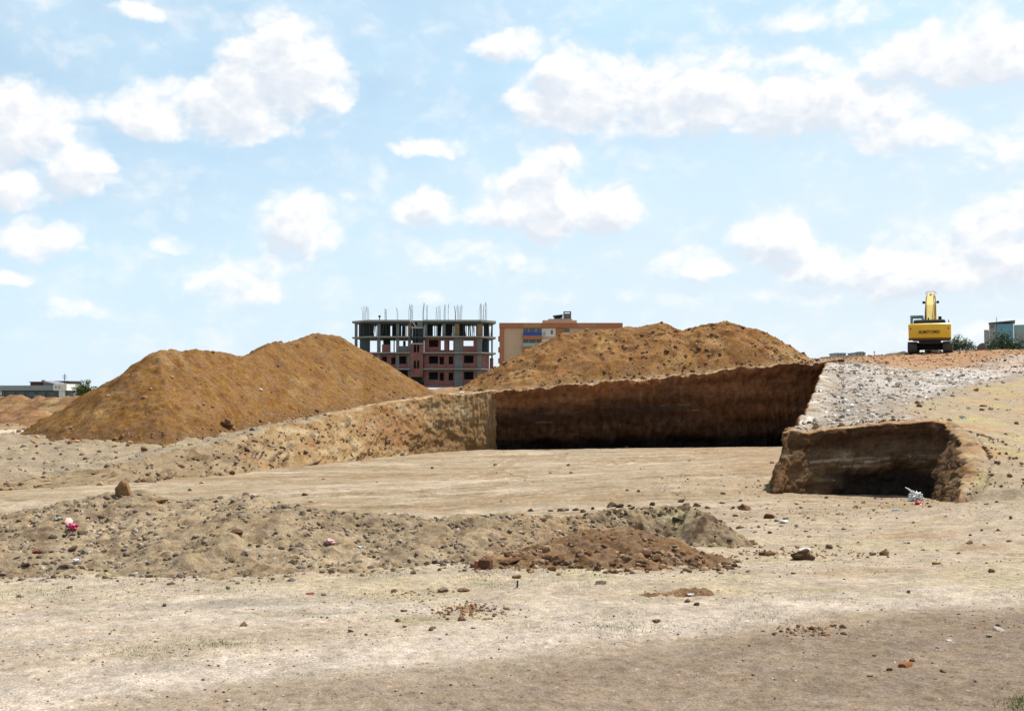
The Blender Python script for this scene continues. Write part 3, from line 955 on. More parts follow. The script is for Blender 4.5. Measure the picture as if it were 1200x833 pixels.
def small_disp(u, t, h):
    u = u - 2.4
    cav = sst(0.0, 0.10, t) * (1 - sst(0.30, 0.58, t + 0.30 * fbm(u * 1.3, t * 1.5, 4, 341)))
    along = sst(1.2, 2.6, u + 0.8 * fbm(u * 0.3, t * 2, 3, 340)) * (1 - sst(3.6, 4.4, u))
    d = 0.14 * fbm(u * 0.9, t * 1.4, 5, 342) + 0.10 * fbm(u * 3.2, t * 4, 5, 343) - 0.34 * cav * along + 0.06 * fbm(u * 0.8, t * 13, 4, 347, 0.6) * (1 - t * 0.3) * sst(0.0, 1.2, u)
    d = d + 0.07 * lumps(u * 3.5, t * h * 4, 53) + 0.04 * lumps(u * 9, t * h * 9, 54)
    side = sst(3.9, 4.5, u)
    d = d + side * (0.26 * (np.abs(fbm(u * 3.2, t * 1.1, 3, 344)) - 0.25) + 0.10 * fbm(u * 9, t * 7, 4, 345))
    d = d + 0.10 * sst(0.78, 1.0, t + 0.25 * fbm(u * 2.2, t * 0, 4, 346)) + 0.03 * (1 - t) ** 3 * (1 - along)
    return d * sst(u[-1], u[-1] - 1.6, u)


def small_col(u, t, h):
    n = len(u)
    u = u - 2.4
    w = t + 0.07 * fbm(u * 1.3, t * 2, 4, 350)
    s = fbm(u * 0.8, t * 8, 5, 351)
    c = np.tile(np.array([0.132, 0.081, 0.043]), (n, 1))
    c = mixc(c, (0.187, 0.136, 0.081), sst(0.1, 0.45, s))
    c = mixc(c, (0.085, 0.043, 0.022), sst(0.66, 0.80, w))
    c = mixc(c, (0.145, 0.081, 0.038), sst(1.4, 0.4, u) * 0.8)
    c = mixc(c, (0.026, 0.022, 0.021), (1 - sst(0.34, 0.46, w + 0.08 * fbm(u * 2.5, t * 9, 4, 354))) * sst(1.1, 1.9, u) * 0.9)  # dark lower zone: shade of the hollow painted into the soil colour
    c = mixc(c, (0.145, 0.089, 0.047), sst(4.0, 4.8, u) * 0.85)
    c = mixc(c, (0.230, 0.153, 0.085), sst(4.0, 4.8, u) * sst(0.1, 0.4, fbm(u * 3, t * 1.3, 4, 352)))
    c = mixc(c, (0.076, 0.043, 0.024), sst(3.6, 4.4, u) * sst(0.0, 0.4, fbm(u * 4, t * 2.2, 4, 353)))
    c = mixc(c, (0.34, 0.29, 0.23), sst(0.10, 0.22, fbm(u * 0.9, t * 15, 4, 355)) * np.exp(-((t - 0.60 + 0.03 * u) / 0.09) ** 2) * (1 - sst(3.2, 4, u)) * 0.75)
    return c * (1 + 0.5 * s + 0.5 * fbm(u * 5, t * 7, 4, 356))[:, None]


def right_disp(u, t, h):
    return 0.12 * fbm(u * 0.6, t * 2, 4, 361) + 0.06 * fbm(u * 2, t * 8, 3, 362) - 0.1 * sst(0.2, 0.0, t)


pit_walls = 'earth walls of the excavation'
def lip_left(u, x, y):
    k = sst(18, 32, u)[:, None]
    g = np.tile(np.array([0.25, 0.205, 0.145]), (len(u), 1)) * (1 + 0.5 * fbm(x * 2, y * 2, 4, 333))[:, None]
    return g * (1 - k) + lip_tan(u, x, y) * k


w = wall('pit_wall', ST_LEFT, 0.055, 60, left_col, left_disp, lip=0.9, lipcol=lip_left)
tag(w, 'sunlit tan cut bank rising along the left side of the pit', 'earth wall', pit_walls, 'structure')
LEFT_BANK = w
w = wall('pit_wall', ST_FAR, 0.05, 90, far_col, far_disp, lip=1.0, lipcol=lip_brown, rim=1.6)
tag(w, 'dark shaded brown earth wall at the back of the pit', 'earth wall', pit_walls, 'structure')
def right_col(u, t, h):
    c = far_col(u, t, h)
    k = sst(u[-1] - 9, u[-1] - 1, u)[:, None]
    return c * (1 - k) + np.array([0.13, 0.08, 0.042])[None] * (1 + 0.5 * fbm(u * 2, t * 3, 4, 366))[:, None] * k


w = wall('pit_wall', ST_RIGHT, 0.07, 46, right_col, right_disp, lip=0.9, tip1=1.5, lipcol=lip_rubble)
tag(w, 'shaded cut edge below the rubble slope on the right of the pit', 'earth wall', pit_walls, 'structure')
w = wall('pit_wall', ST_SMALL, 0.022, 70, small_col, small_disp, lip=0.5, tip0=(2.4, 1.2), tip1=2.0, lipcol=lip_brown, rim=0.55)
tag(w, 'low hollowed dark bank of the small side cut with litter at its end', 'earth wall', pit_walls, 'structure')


# ------------------------------------------------------------------ heaps as meshes
def heap_mesh(name, hp, step, margin, cols, mat, low=0.3, clod=None):
    P = np.array(hp.p)
    x0, y0 = P[:, :2].min(0) - margin
    x1, y1 = P[:, :2].max(0) + margin
    xs, ys = np.arange(x0, x1, step), np.arange(y0, y1, step)
    X, Y = np.meshgrid(xs, ys)
    x, y = X.ravel(), Y.ravel()
    z = hp(x, y)
    if clod:
        for sc, am, sd in clod:
            z = z + am * lumps(x * sc, y * sc, sd) * sst(-0.6, 0.3, fbm(x * sc * .2, y * sc * .2, 3, sd + 5) + .1)
    g = terrain(x, y, False)
    keep = z > g - low
    ii = np.arange(len(x)).reshape(X.shape)
    F = np.stack([ii[:-1, :-1], ii[:-1, 1:], ii[1:, 1:], ii[1:, :-1]], -1).reshape(-1, 4)
    F = F[keep[F].any(1)]
    used = np.unique(F)
    rm = np.full(len(x), -1)
    rm[used] = np.arange(len(used))
    x, y, z, g = x[used], y[used], z[used], g[used]
    return link_mesh(name, np.stack([x, y, np.maximum(z, g - low - 0.5)], 1), rm[F], mat, col=np.clip(cols(x, y, z, z - g), 0.01, 0.8), smooth=True)


def col_left(x, y, z, d):
    n = fbm(x * 0.6, y * 0.6, 5, 401)
    c = np.tile(np.array([0.191, 0.109, 0.042]), (len(x), 1))
    c = mixc(c, (0.223, 0.143, 0.064), sst(0.05, 0.4, n))
    c = mixc(c, (0.152, 0.080, 0.032), sst(0.05, 0.4, fbm(x * 1.3, y * 1.3, 5, 402)))
    c = mixc(c, (0.130, 0.062, 0.025), sst(0.22, 0.42, fbm(x * 2.6, y * 2.6, 4, 403)) * 0.9)
    c = mixc(c, (0.134, 0.083, 0.045), (1 - sst(0.0, 0.45, d)) * 0.7)
    c = mixc(c, (0.187, 0.115, 0.055), sst(38, 46, y) * sst(0.0, 0.3, fbm(x * .5, y * .5, 4, 404)) * 0.6)
    return c * np.array([0.98, 0.92, 0.85])


def col_back(x, y, z, d):
    n = fbm(x * 0.5, y * 0.5, 5, 411)
    c = np.tile(np.array([0.231, 0.129, 0.053]), (len(x), 1))
    c = mixc(c, (0.299, 0.190, 0.082), sst(0.0, 0.4, n))
    c = mixc(c, (0.163, 0.082, 0.034), sst(0.0, 0.4, fbm(x * 1.1, y * 1.1, 5, 412)))
    c = mixc(c, (0.102, 0.051, 0.024), sst(0.22, 0.42, fbm(x * 1.9, y * 1.9, 4, 413)) * 0.9)
    c = mixc(c, (0.313, 0.231, 0.129), (1 - sst(0.0, 0.35, d)) * 0.7)
    return c * np.array([1.01, 0.94, 0.87])


def col_grey(x, y, z, d):
    n = fbm(x * 0.9, y * 0.9, 5, 421)
    c = np.tile(np.array([0.285, 0.24, 0.172]), (len(x), 1))
    c = mixc(c, (0.345, 0.295, 0.215), sst(0.0, 0.4, n))
    c = mixc(c, (0.20, 0.16, 0.115), sst(0.05, 0.4, fbm(x * 3, y * 3, 5, 422)))
    c = mixc(c, (0.14, 0.105, 0.075), sst(0.15, 0.4, fbm(x * 8, y * 8, 4, 423)) * 0.8)
    c = mixc(c, (0.27, 0.19, 0.115), sst(-0.5, 0.5, x + 0.6 * n) * 0.5)
    return c * np.array([0.89, 0.80, 0.70])


def col_brown(x, y, z, d):
    c = np.tile(np.array([0.165, 0.100, 0.054]), (len(x), 1))
    c = mixc(c, (0.23, 0.150, 0.086), sst(0.0, 0.4, fbm(x * 1.3, y * 1.3, 5, 431)))
    c = mixc(c, (0.136, 0.072, 0.036), sst(0.05, 0.4, fbm(x * 5, y * 5, 5, 432)))
    return c


def col_dark(x, y, z, d):
    c = np.tile(np.array([0.235, 0.175, 0.11]), (len(x), 1))
    c = mixc(c, (0.30, 0.27, 0.15), sst(0.0, 0.3, fbm(x * 2.3, y * 2.3, 5, 441)) * .7)
    c = mixc(c, (0.12, 0.08, 0.05), sst(0.0, 0.3, fbm(x * 4, y * 4, 5, 442)))
    return c


def col_far(x, y, z, d):
    c = np.tile(np.array([0.232, 0.132, 0.064]), (len(x), 1))
    c = mixc(c, (0.288, 0.216, 0.104), sst(0.0, 0.4, fbm(x * .4, y * .4, 5, 451)))
    c = mixc(c, (0.128, 0.068, 0.036), sst(0.05, 0.35, fbm(x * .9, y * .9, 5, 452)))
    return c


o = heap_mesh('soil_heap', LEFT_HEAP, 0.075, 11, col_left, SOIL_FAR, clod=[(1.1, .12, 71), (3.0, .09, 72), (6.0, .04, 87)])
tag(o, 'big sunlit orange-tan soil heap with a double crest left of the pit', 'soil heap')
o = heap_mesh('soil_heap', BACK_HEAP, 0.09, 9, col_back, SOIL_FAR, clod=[(0.55, .22, 73), (1.7, .08, 74)])
tag(o, 'broad lumpy brown soil heap on top of the dark pit wall', 'soil heap')
o = heap_mesh('soil_heap', GREY_HEAP, 0.022, 4.5, col_grey, SOIL, low=0.1, clod=[(3.5, .07, 75), (9, .05, 76), (18, .025, 86)])
tag(o, 'long low grey-brown heap of cloddy soil along the near track', 'soil heap')
o = heap_mesh('soil_heap', BROWN_HEAP, 0.016, 1.6, col_brown, SOIL, low=0.06, clod=[(3.5, .07, 77), (9, .05, 78), (18, .02, 88)])
tag(o, 'small fresh brown soil heap with coarse lumps at its front foot', 'soil heap')
o = heap_mesh('soil_heap', DARK_RIDGE, 0.016, 1.2, col_dark, SOIL, low=0.06, clod=[(3.5, .07, 79), (9, .05, 80)])
tag(o, 'narrow dark crumbly soil ridge with weeds behind the fresh brown heap', 'soil heap')
o = heap_mesh('soil_heap', TINY_HEAP, 0.008, 0.6, col_brown, SOIL, low=0.02, clod=[(14, .03, 81), (30, .012, 82)])
tag(o, 'tiny brown soil spill lying on the pale track', 'soil heap')
far_labels = ['low tan soil heap with weeds at the left edge before the grey building',
              'reddish brown soil heap right in front of the long grey building',
              'dark little soil heap below the end of the grey building',
              'flat brown soil heap below the white block and tree',
              'brown soil heap half hidden behind the slope of the big orange-tan heap']
for hp, lb in zip(FAR_HEAPS, far_labels):
    o = heap_mesh('soil_heap', hp, 0.2, 9, col_far, SOIL_FAR, low=0.4, clod=[(0.6, .3, 83)])
    tag(o, lb, 'soil heap', 'distant soil heaps at the left edge')


# ------------------------------------------------------------------ stones and clods
def ico(sub):
    bm = bmesh.new()
    bmesh.ops.create_icosphere(bm, subdivisions=sub, radius=1)
    v = np.array([q.co[:] for q in bm.verts])
    f = np.array([[q.index for q in p.verts] for p in bm.faces])
    bm.free()
    return v, f


def rock_shape(v, seed, rough=0.55):
    rnd = random.Random(seed)
    out = v.copy()
    off = Vector((rnd.uniform(0, 90), rnd.uniform(0, 90), rnd.uniform(0, 90)))
    for i, p in enumerate(v):
        q = Vector(p)
        k = 1 + rough * mnoise.noise(q * 1.1 + off) + rough * 0.5 * mnoise.noise(q * 2.6 + off) + rough * 0.3 * mnoise.noise(q * 6 + off)
        out[i] = p * k
    for _ in range(7):                                     # broken faces
        d = np.array(Vector((rnd.uniform(-1, 1), rnd.uniform(-1, 1), rnd.uniform(-1, 1))).normalized())
        h = rnd.uniform(0.42, 0.8)
        e = out @ d
        m = e > h
        out[m] -= np.outer(e[m] - h, d) * 0.85
    return out * np.array([1, rnd.uniform(.7, 1.0), rnd.uniform(.55, .85)])


I3, I2, I1 = ico(4), ico(2), ico(2)
variants = []
for k in range(10):
    vv = rock_shape(I3[0], 500 + k, 0.42)
    me = bpy.data.meshes.new('clod')
    me.from_pydata([tuple(p) for p in vv], [], [tuple(f) for f in I3[1]])
    for p in me.polygons:
        p.use_smooth = True
    me.materials.append(CLOD)
    variants.append(me)
SHAPES = [rock_shape(I1[0], 700 + k) for k in range(24)]


def rubble(name, xs, ys, sizes, cols, label, cat, sink=0.3, zfun=surf, zs=None):
    """countless small lumps gathered in one object"""
    n = len(xs)
    given = zs
    zs = zfun(xs, ys) if given is None else given
    s_ = edge_dist(xs, ys)
    if given is None: zs = np.where((s_ > 0.02) & (s_ < 1.0), np.maximum(zs, Hbase(xs, ys) + 0.02), zs)
    nv = len(I1[0])
    V = np.empty((n, nv, 3))
    for k in range(n):
        s = SHAPES[RNG.integers(len(SHAPES))]
        a = RNG.uniform(0, 2 * math.pi)
        ca, sa = math.cos(a), math.sin(a)
        V[k] = s @ np.array([[ca, sa, 0], [-sa, ca, 0], [0, 0, 1]]) * sizes[k] + np.array([xs[k], ys[k], zs[k] + sizes[k] * (0.50 - sink - 0.35 * RNG.uniform())])
    F = (I1[1][None] + (np.arange(n) * nv)[:, None, None]).reshape(-1, 3)
    C = np.repeat(cols, nv, axis=0)
    o = link_mesh(name, V.reshape(-1, 3), F, SOIL, col=C, smooth=False)
    return tag(o, label, cat, kind='stuff')


def pick(cols, n, jit=0.25):
    cols = np.array(cols)
    c = cols[RNG.integers(len(cols), size=n)] * (1 + jit * RNG.uniform(-1, 1, (n, 1)))
    return np.clip(c, 0.01, 0.85)


def power(n, a, b, p=2.2):
    return a + (b - a) * RNG.uniform(0, 1, n) ** p * RNG.uniform(0.3, 1, n)


GREYS = [(0.215, 0.172, 0.124), (0.265, 0.215, 0.158), (0.165, 0.126, 0.09), (0.19, 0.133, 0.093), (0.33, 0.275, 0.21)]
BROWNS = [(0.24, 0.15, 0.085), (0.185, 0.11, 0.062), (0.30, 0.20, 0.12), (0.15, 0.09, 0.053)]
PALES = [(0.46, 0.43, 0.385), (0.36, 0.325, 0.275), (0.30, 0.25, 0.20), (0.23, 0.18, 0.13), (0.78, 0.76, 0.72), (0.26, 0.235, 0.21), (0.40, 0.36, 0.31)]

# crumbs over the grey heap
n = 26000
x, y = RNG.uniform(-7.5, 1.8, n), RNG.uniform(7.4, 12.6, n)
over = GREY_HEAP(x, y) - terrain(x, y, False)
k = over > -0.02 - 0.10 * RNG.uniform(0, 1, n) ** 4
x, y = x[k], y[k]
rubble('rubble', x, y, power(len(x), 0.007, 0.050, 3.0), pick(GREYS + [(0.16, .12, .085), (0.30, .25, .18)], len(x)), 'crumbs of soil covering the long grey heap', 'rubble')
# crumbs over the brown heap and dark ridge
n = 6500
x, y = RNG.uniform(-1.0, 3.4, n), RNG.uniform(8.3, 12.8, n)
over = np.maximum(BROWN_HEAP(x, y), DARK_RIDGE(x, y)) - terrain(x, y, False)
k = over > -0.02 - 0.14 * RNG.uniform(0, 1, n) ** 3
x, y = x[k], y[k]
fr = BROWN_HEAP(x, y) > DARK_RIDGE(x, y)
sz = power(len(x), 0.008, 0.05, 2.4) * np.where(y < 9.5, 1.25, 1)
rubble('rubble', x, y, sz, pick(BROWNS, len(x)), 'crumbs of soil covering the small brown heap and dark ridge', 'rubble')
# loose grit on the track and right ground
n = 19000
x, y = RNG.uniform(-6, 8, n), RNG.uniform(4.4, 9.5, n)
k = (np.abs(x) < y * 0.56) & (fbm(x * 0.8, y * 1.2, 3, 610) > -0.15 + 0.3 * RNG.uniform(0, 1, n))
x, y = x[k], y[k]
rubble('grit', x, y, power(len(x), 0.0025, 0.016, 3.5), pick(GREYS + PALES[:2] + BROWNS[:2], len(x)), 'loose grit scattered on the dry track', 'grit')
# crumb patches on the track
cx, cy = [], []
for (px, py, rx, ry, m) in ((555, 716, 55, 9, 150), (545, 712, 25, 5, 110), (950, 739, 38, 6, 130), (700, 690, 0, 0, 0), (480, 695, 40, 5, 50), (905, 648, 80, 6, 160), (940, 600, 70, 14, 140), (985, 650, 60, 6, 90)):
    if not m: continue
    px_, py_ = px + rx * RNG.normal(0, .5, m), py + ry * RNG.normal(0, .5, m)
    hx, hy, _ = hit(px_, py_)
    cx.append(hx); cy.append(hy)
x, y = np.concatenate(cx), np.concatenate(cy)
rubble('rubble', x, y, power(len(x), 0.007, 0.032, 2.4), pick(BROWNS + [(0.34, .16, .08)], len(x)), 'patches of brown crumbs dropped along the track', 'rubble')
# ledge and foot of the left heap
n = 9000
x, y = RNG.uniform(-26, 0, n), RNG.uniform(25, 52, n)
d = LEFT_HEAP(x, y) - terrain(x, y, False)
s = edge_dist(x, y)
pr = np.where((d > -0.5) & (d < 0.35), 0.75, np.where(d >= 0.35, 0.12, 0.22)) + 0.5 * ((s < 1.4) & (s > 0))
k = (s > 0.25) & (RNG.uniform(0, 1, n) < pr)
x, y, d = x[k], y[k], d[k]
cl = np.where((d > -0.6)[:, None], pick(BROWNS + [(0.34, .17, .085), (0.42, .25, .12)], len(x)), pick(GREYS, len(x)))
rubble('rubble', x, y, power(len(x), 0.025, 0.15, 2.6), cl, 'crumbs of soil along the foot of the big left heap and its ledge', 'rubble')
# lumps caught on the face of the left bank
co = np.empty(len(LEFT_BANK.data.vertices) * 3)
LEFT_BANK.data.vertices.foreach_get('co', co)
co = co.reshape(-1, 3)
k = RNG.integers(len(co), size=2600)
v_ = co[k]
keep_ = (v_[:, 1] < 46) & (np.abs(v_[:, 0]) < v_[:, 1] * 0.6) & (fbm(v_[:, 0] * 0.5, v_[:, 1] * 0.5, 3, 620) > -0.1)
v_ = v_[keep_]
rubble('rubble', v_[:, 0], v_[:, 1], power(len(v_), 0.02, 0.15, 3.0), pick(BROWNS + GREYS, len(v_)), 'crumbs of soil lodged on the cut bank left of the pit', 'rubble', zs=v_[:, 2])
# back heap
n = 2600
x, y = RNG.uniform(-4, 20, n), RNG.uniform(52.6, 60, n)
k = (BACK_HEAP(x, y) - terrain(x, y, False) > -0.25) & (edge_dist(x, y) > 0.1)
x, y = x[k], y[k]
rubble('rubble', x, y, power(len(x), 0.03, 0.22, 4.0), pick(BROWNS + [(0.33, .20, .10)], len(x)), 'lumps of soil on the broad brown heap behind the pit', 'rubble')
# rubble slope
n = 60000
x, y = RNG.uniform(5, 44, n), RNG.uniform(20.5, 80, n)
hgt, z_ = terrain(x, y)
dens = np.clip(z_['band'] * 1.6 + 0.5 * z_['ridge'] + 0.03 + 0.7 * ((z_['s'] > 0) & (z_['s'] < 1.2)), 0, 1)
k = (z_['s'] > 0.04) & (RNG.uniform(0, 1, n) < dens) & (x < y * 0.62)
x, y, bb, rg = x[k], y[k], z_['band'][k], z_['ridge'][k]
cl = np.where(((RNG.uniform(0, 1, len(x)) < 0.75 - 0.6 * rg) & (bb > 0.1))[:, None], pick(PALES, len(x)), pick(BROWNS + [(0.4, .25, .13)], len(x)))
rubble('rubble', x, y, power(len(x), 0.016, 0.16, 6.0), cl, 'broken stone and plaster spread over the right slope', 'rubble')
# right ground and floor crumbs
n = 7000
x, y = RNG.uniform(3, 14, n), RNG.uniform(9, 24, n)
hgt, z_ = terrain(x, y)
near = (z_['s'] > 0.1) & (z_['s'] < 1.3) & (y < 22)
k = (x < y * 0.58) & (RNG.uniform(0, 1, n) < np.where(near, 1.0, 0.2)) & (np.abs(z_['s']) > 0.1)
x, y = x[k], y[k]
s2_ = edge_dist(x, y)
rubble('rubble', x, y, power(len(x), 0.008, 0.07, 2.8) * np.where((s2_ > 0) & (s2_ < 0.5), 1.25, 0.9), pick(BROWNS + GREYS[:1], len(x)), 'brown crumbs on the dry ground round the small side cut', 'rubble')
n = 900
x, y = RNG.uniform(-14, 14, n), RNG.uniform(14, 52, n)
s = edge_dist(x, y)
k = (s < -0.3) & ((s > -1.6) | (RNG.uniform(0, 1, n) < 0.12))
x, y = x[k], y[k]
rubble('rubble', x, y, power(len(x), 0.02, 0.13, 2.6), pick(BROWNS + [(.42, .32, .2)], len(x)), 'fallen lumps along the foot of the pit walls', 'rubble')


def clod(px, py, size_px, colr, label, cat='clod', name='earth_clod', group=None, flat=1.0, tall=1.0, loc=None, mesh=None):
    if loc is None:
        hx, hy, hz = hit([px], [py])
        loc = (hx[0], hy[0], hz[0])
    r = size_px * 0.5 / FPX * loc[1]
    o = bpy.data.objects.new(name, mesh or random.choice(variants))
    COL.objects.link(o)
    o.location = (loc[0], loc[1], loc[2] + r * random.uniform(0.0, 0.28) * tall)
    o.rotation_euler = (random.uniform(-.25, .25), random.uniform(-.25, .25), random.uniform(0, 6.28))
    o.scale = (r * 1.05, r * 1.05 * flat, r * 1.05 * tall)
    kb = random.uniform(.8, 1.15)
    o.color = (*[min(.85, c * kb * random.uniform(.97, 1.03)) for c in colr], 1)
    return tag(o, label, cat, group)


def scatter_clods(spots, sizes, cols, label, group, cat='clod', name='earth_clod'):
    P = np.array(spots, float)
    X, Y, Z = hit(P[:, 0], P[:, 1])
    for i in range(len(P)):
        clod(0, 0, sizes[i], random.choice(cols), label, cat, name, group, loc=(X[i], Y[i], Z[i]), flat=random.uniform(.75, 1.1), tall=random.uniform(.75, 1.1))


def ell(cx, cy, rx, ry):
    a, r_ = random.uniform(0, 6.283), math.sqrt(random.random())
    return cx + rx * r_ * math.cos(a), cy + ry * r_ * math.sin(a)


G = lambda n, a, b: [a + (b - a) * random.random() ** 2.2 for _ in range(n)]
# grey heap: marked ones and the rest
marks = [(72, 645, 9), (60, 648, 8), (85, 645, 12), (94, 646, 8), (42, 645, 8), (21, 654, 9), (30, 663, 11), (38, 665, 7), (76, 664, 15), (63, 661, 9),
         (96, 625, 9), (85, 627, 9), (78, 676, 9), (86, 678, 8), (125, 677, 10), (63, 677, 9), (24, 611, 9), (81, 689, 8), (303, 640, 8), (264, 613, 8),
         (241, 622, 9), (350, 642, 9), (353, 666, 11), (343, 660, 10), (342, 680, 11), (389, 671, 12), (420, 660, 10), (404, 664, 9), (316, 646, 7),
         (281, 596, 8), (228, 595, 9), (443, 643, 9), (482, 607, 9), (560, 612, 9), (510, 607, 5), (577, 622, 8), (500, 660, 8), (515, 668, 7), (484, 672, 8), (460, 669, 7),
         (373, 614, 7), (175, 660, 8), (177, 625, 7), (145, 590, 8), (170, 587, 9), (355, 603, 9), (288, 581, 10), (222, 575, 6)]
sp_, sz_ = [m[:2] for m in marks], [m[2] for m in marks]
for _ in range(75):
    p = ell(random.choice([60, 150, 250, 350, 450, 520]), 648, 110, 34)
    if 0 < p[0] < 560:
        sp_.append(p); sz_.append(4.5 + 4.5 * random.random() ** 2)
scatter_clods(sp_, sz_, [(0.20, 0.15, 0.11), (0.25, 0.175, 0.125), (0.30, 0.25, 0.19), (0.17, 0.12, 0.09)],
              'grey-brown earth clod resting on the long low grey heap', 'clods on the long grey heap')
# brown heap
sp_, sz_ = [], []
for _ in range(46):
    p = ell(700, 656, 125, 11)
    sp_.append(p); sz_.append(6 + 9 * random.random() ** 1.8)
for m in ((655, 658, 17), (647, 668, 14), (603, 659, 15), (690, 651, 13), (735, 655, 13), (768, 655, 14), (790, 640, 10), (625, 662, 12), (700, 668, 13), (672, 640, 9)):
    sp_.append(m[:2]); sz_.append(m[2])
scatter_clods(sp_, sz_, [(0.20, 0.115, 0.06), (0.26, 0.165, 0.095), (0.15, 0.085, 0.048), (0.27, 0.19, 0.12)],
              'brown earth lump at the foot of the small fresh brown heap', 'lumps on the fresh brown heap')
# dark ridge
sp_, sz_ = [], []
for _ in range(34):
    p = ell(765, 602, 80, 12)
    sp_.append(p); sz_.append(5 + 6 * random.random() ** 1.8)
for m in ((657, 599, 9), (664, 598, 7), (675, 598, 9), (683, 600, 7), (645, 599, 6), (694, 613, 12), (622, 599, 8), (799, 588, 8), (764, 592, 9), (735, 575, 6), (748, 576, 6)):
    sp_.append(m[:2]); sz_.append(m[2])
scatter_clods(sp_, sz_, [(0.15, 0.10, 0.065), (0.19, 0.13, 0.085), (0.11, 0.075, 0.05)],
              'dark earth lump on or right beside the crumbly ridge behind the brown heap', 'lumps on the dark crumbly ridge')
# foot of big left heap
sp_, sz_ = [], []
for _ in range(34):
    t = random.random()
    px = 40 + 470 * t
    py = np.interp(px, [40, 200, 300, 420, 510], [520, 511, 497, 480, 466]) + random.uniform(-3, 3)
    sp_.append((px, py)); sz_.append(3 + 5 * random.random() ** 2)
scatter_clods(sp_, sz_, [(0.30, 0.15, 0.075), (0.24, 0.12, 0.06), (0.36, 0.21, 0.11)],
              'reddish soil lump lying along the foot of the big left heap', 'lumps along the foot of the left heap')
# right ground in front of the side cut
sp_, sz_ = [], []
for _ in range(30):
    sp_.append(ell(960, 607, 120, 22)); sz_.append(3 + 5 * random.random() ** 2)
scatter_clods(sp_, sz_, [(0.22, 0.12, 0.06), (0.27, 0.16, 0.09), (0.34, 0.26, 0.18)],
              'small brown clod on the dry ground in front of the side cut', 'clods in front of the side cut')
# beside the side cut
sp_, sz_ = [], []
for _ in range(16):
    sp_.append(ell(1128, 535, 16, 28)); sz_.append(5 + 6 * random.random() ** 2)
scatter_clods(sp_, sz_, [(0.20, 0.115, 0.06), (0.26, 0.16, 0.09)], 'brown clod broken off beside the right end of the side cut', 'clods beside the side cut')
# pale stones on rubble slope
sp_, sz_ = [], []
for m in ((1005, 430, 10), (975, 428, 7), (1009, 452, 9), (1043, 467, 7), (976, 463, 9), (989, 470, 8), (977, 488, 7), (971, 489, 6), (1135, 479, 7), (1160, 480, 8), (965, 474, 6),
          (1078, 457, 8), (1100, 462, 7), (1100, 440, 8), (1053, 450, 7), (1128, 490, 8)):
    sp_.append(m[:2]); sz_.append(m[2])
for _ in range(22):
    sp_.append(ell(random.choice([980, 1020, 1060, 1110]), random.uniform(440, 480), 30, 6)); sz_.append(3 + 4 * random.random() ** 2)
scatter_clods(sp_, sz_, [(0.70, 0.68, 0.64), (0.60, 0.56, 0.50), (0.46, 0.40, 0.34)], 'pale broken stone lying on the rubble slope right of the pit', 'pale stones on the rubble slope', 'stone', 'stone')
# stones on the track
sp_, sz_ = [], []
for m in ((411, 740, 7), (286, 733, 9), (769, 728, 11), (806, 705, 10), (816, 709, 8), (200, 685, 9), (193, 710, 7), (22, 699, 7), (1042, 785, 9), (1105, 787, 8), (1020, 792, 7), (1025, 768, 6),
          (930, 672, 6), (845, 672, 7), (380, 697, 8), (1170, 733, 6), (508, 736, 8), (466, 728, 8), (474, 734, 7), (540, 727, 10), (505, 738, 8), (555, 736, 7), (569, 726, 8), (1065, 694, 7), (1161, 670, 8)):
    sp_.append(m[:2]); sz_.append(m[2])
scatter_clods(sp_, sz_, [(0.24, 0.14, 0.085), (0.30, 0.19, 0.11), (0.40, 0.33, 0.25), (0.20, 0.13, 0.09)], 'small loose stone on the pale near track', 'stones on the near track', 'stone', 'stone')

# stones that stand out
W_, O_, D_ = (0.74, 0.72, 0.68), (0.36, 0.17, 0.07), (0.19, 0.105, 0.055)
clod(704, 684, 13, (0.66, 0.55, 0.42), 'round cream stone on the track below the brown heap', 'stone', 'stone', tall=1.05)
clod(938, 655, 29, (.22, .125, .065), 'largest dark brown clod right of the brown heap with a white stone on it', tall=.8, flat=.75)
hx, hy, hz = hit([944], [652])
clod(944, 640, 15, (0.80, 0.79, 0.77), 'bright white stone lying on top of the large dark clod', 'stone', 'stone', loc=(hx[0] + .0, hy[0] + .02, hz[0] + .05), flat=.7, tall=.55)
clod(900, 651, 19, (0.24, .13, .065), 'rounded brown clod left of the clod that carries the white stone', tall=.8)
clod(1036, 650, 11, D_, 'dark clod at the right end of the low soil streak', tall=.9)
clod(1023, 650, 9, (0.36, 0.27, 0.19), 'tan stone next to the dark clod ending the soil streak', 'stone', 'stone')
clod(875, 597, 17, (.17, .09, .05), 'dark double clod on the ground left of the side cut', tall=.7)
clod(902, 607, 14, (.23, .11, .05), 'upright reddish clod between the dark clod and a white stone', tall=1.35, flat=.7)
clod(919, 612, 14, W_, 'white stone on the ground before the left end of the side cut', 'stone', 'stone', tall=.6)
clod(1051, 598, 13, (0.48, 0.47, 0.45), 'light grey flat stone among green weeds before the side cut', 'stone', 'stone', tall=.5)
clod(1130, 583, 18, (0.40, 0.37, 0.33), 'grey stone on dry grass right of the side cut', 'stone', 'stone', tall=.6)
clod(1170, 622, 6, (.36, .15, .08), 'little red clod by the right edge on dry grass')
clod(1097, 661, 13, (.33, .19, .10), 'orange-brown clod on the gravel at the right of the track', tall=.8)
clod(1061, 780, 19, O_, 'rust orange clod on the dark near verge at lower right', tall=.8)
clod(1069, 774, 8, (.30, .17, .05), 'mustard crumb touching the rust orange clod')
clod(1169, 738, 15, (0.55, 0.48, 0.40), 'pale pinkish stone near the right edge of the near verge', 'stone', 'stone', tall=.55)
clod(1159, 745, 9, (0.62, 0.56, 0.48), 'smaller pale stone beside the pinkish stone', 'stone', 'stone', tall=.55)
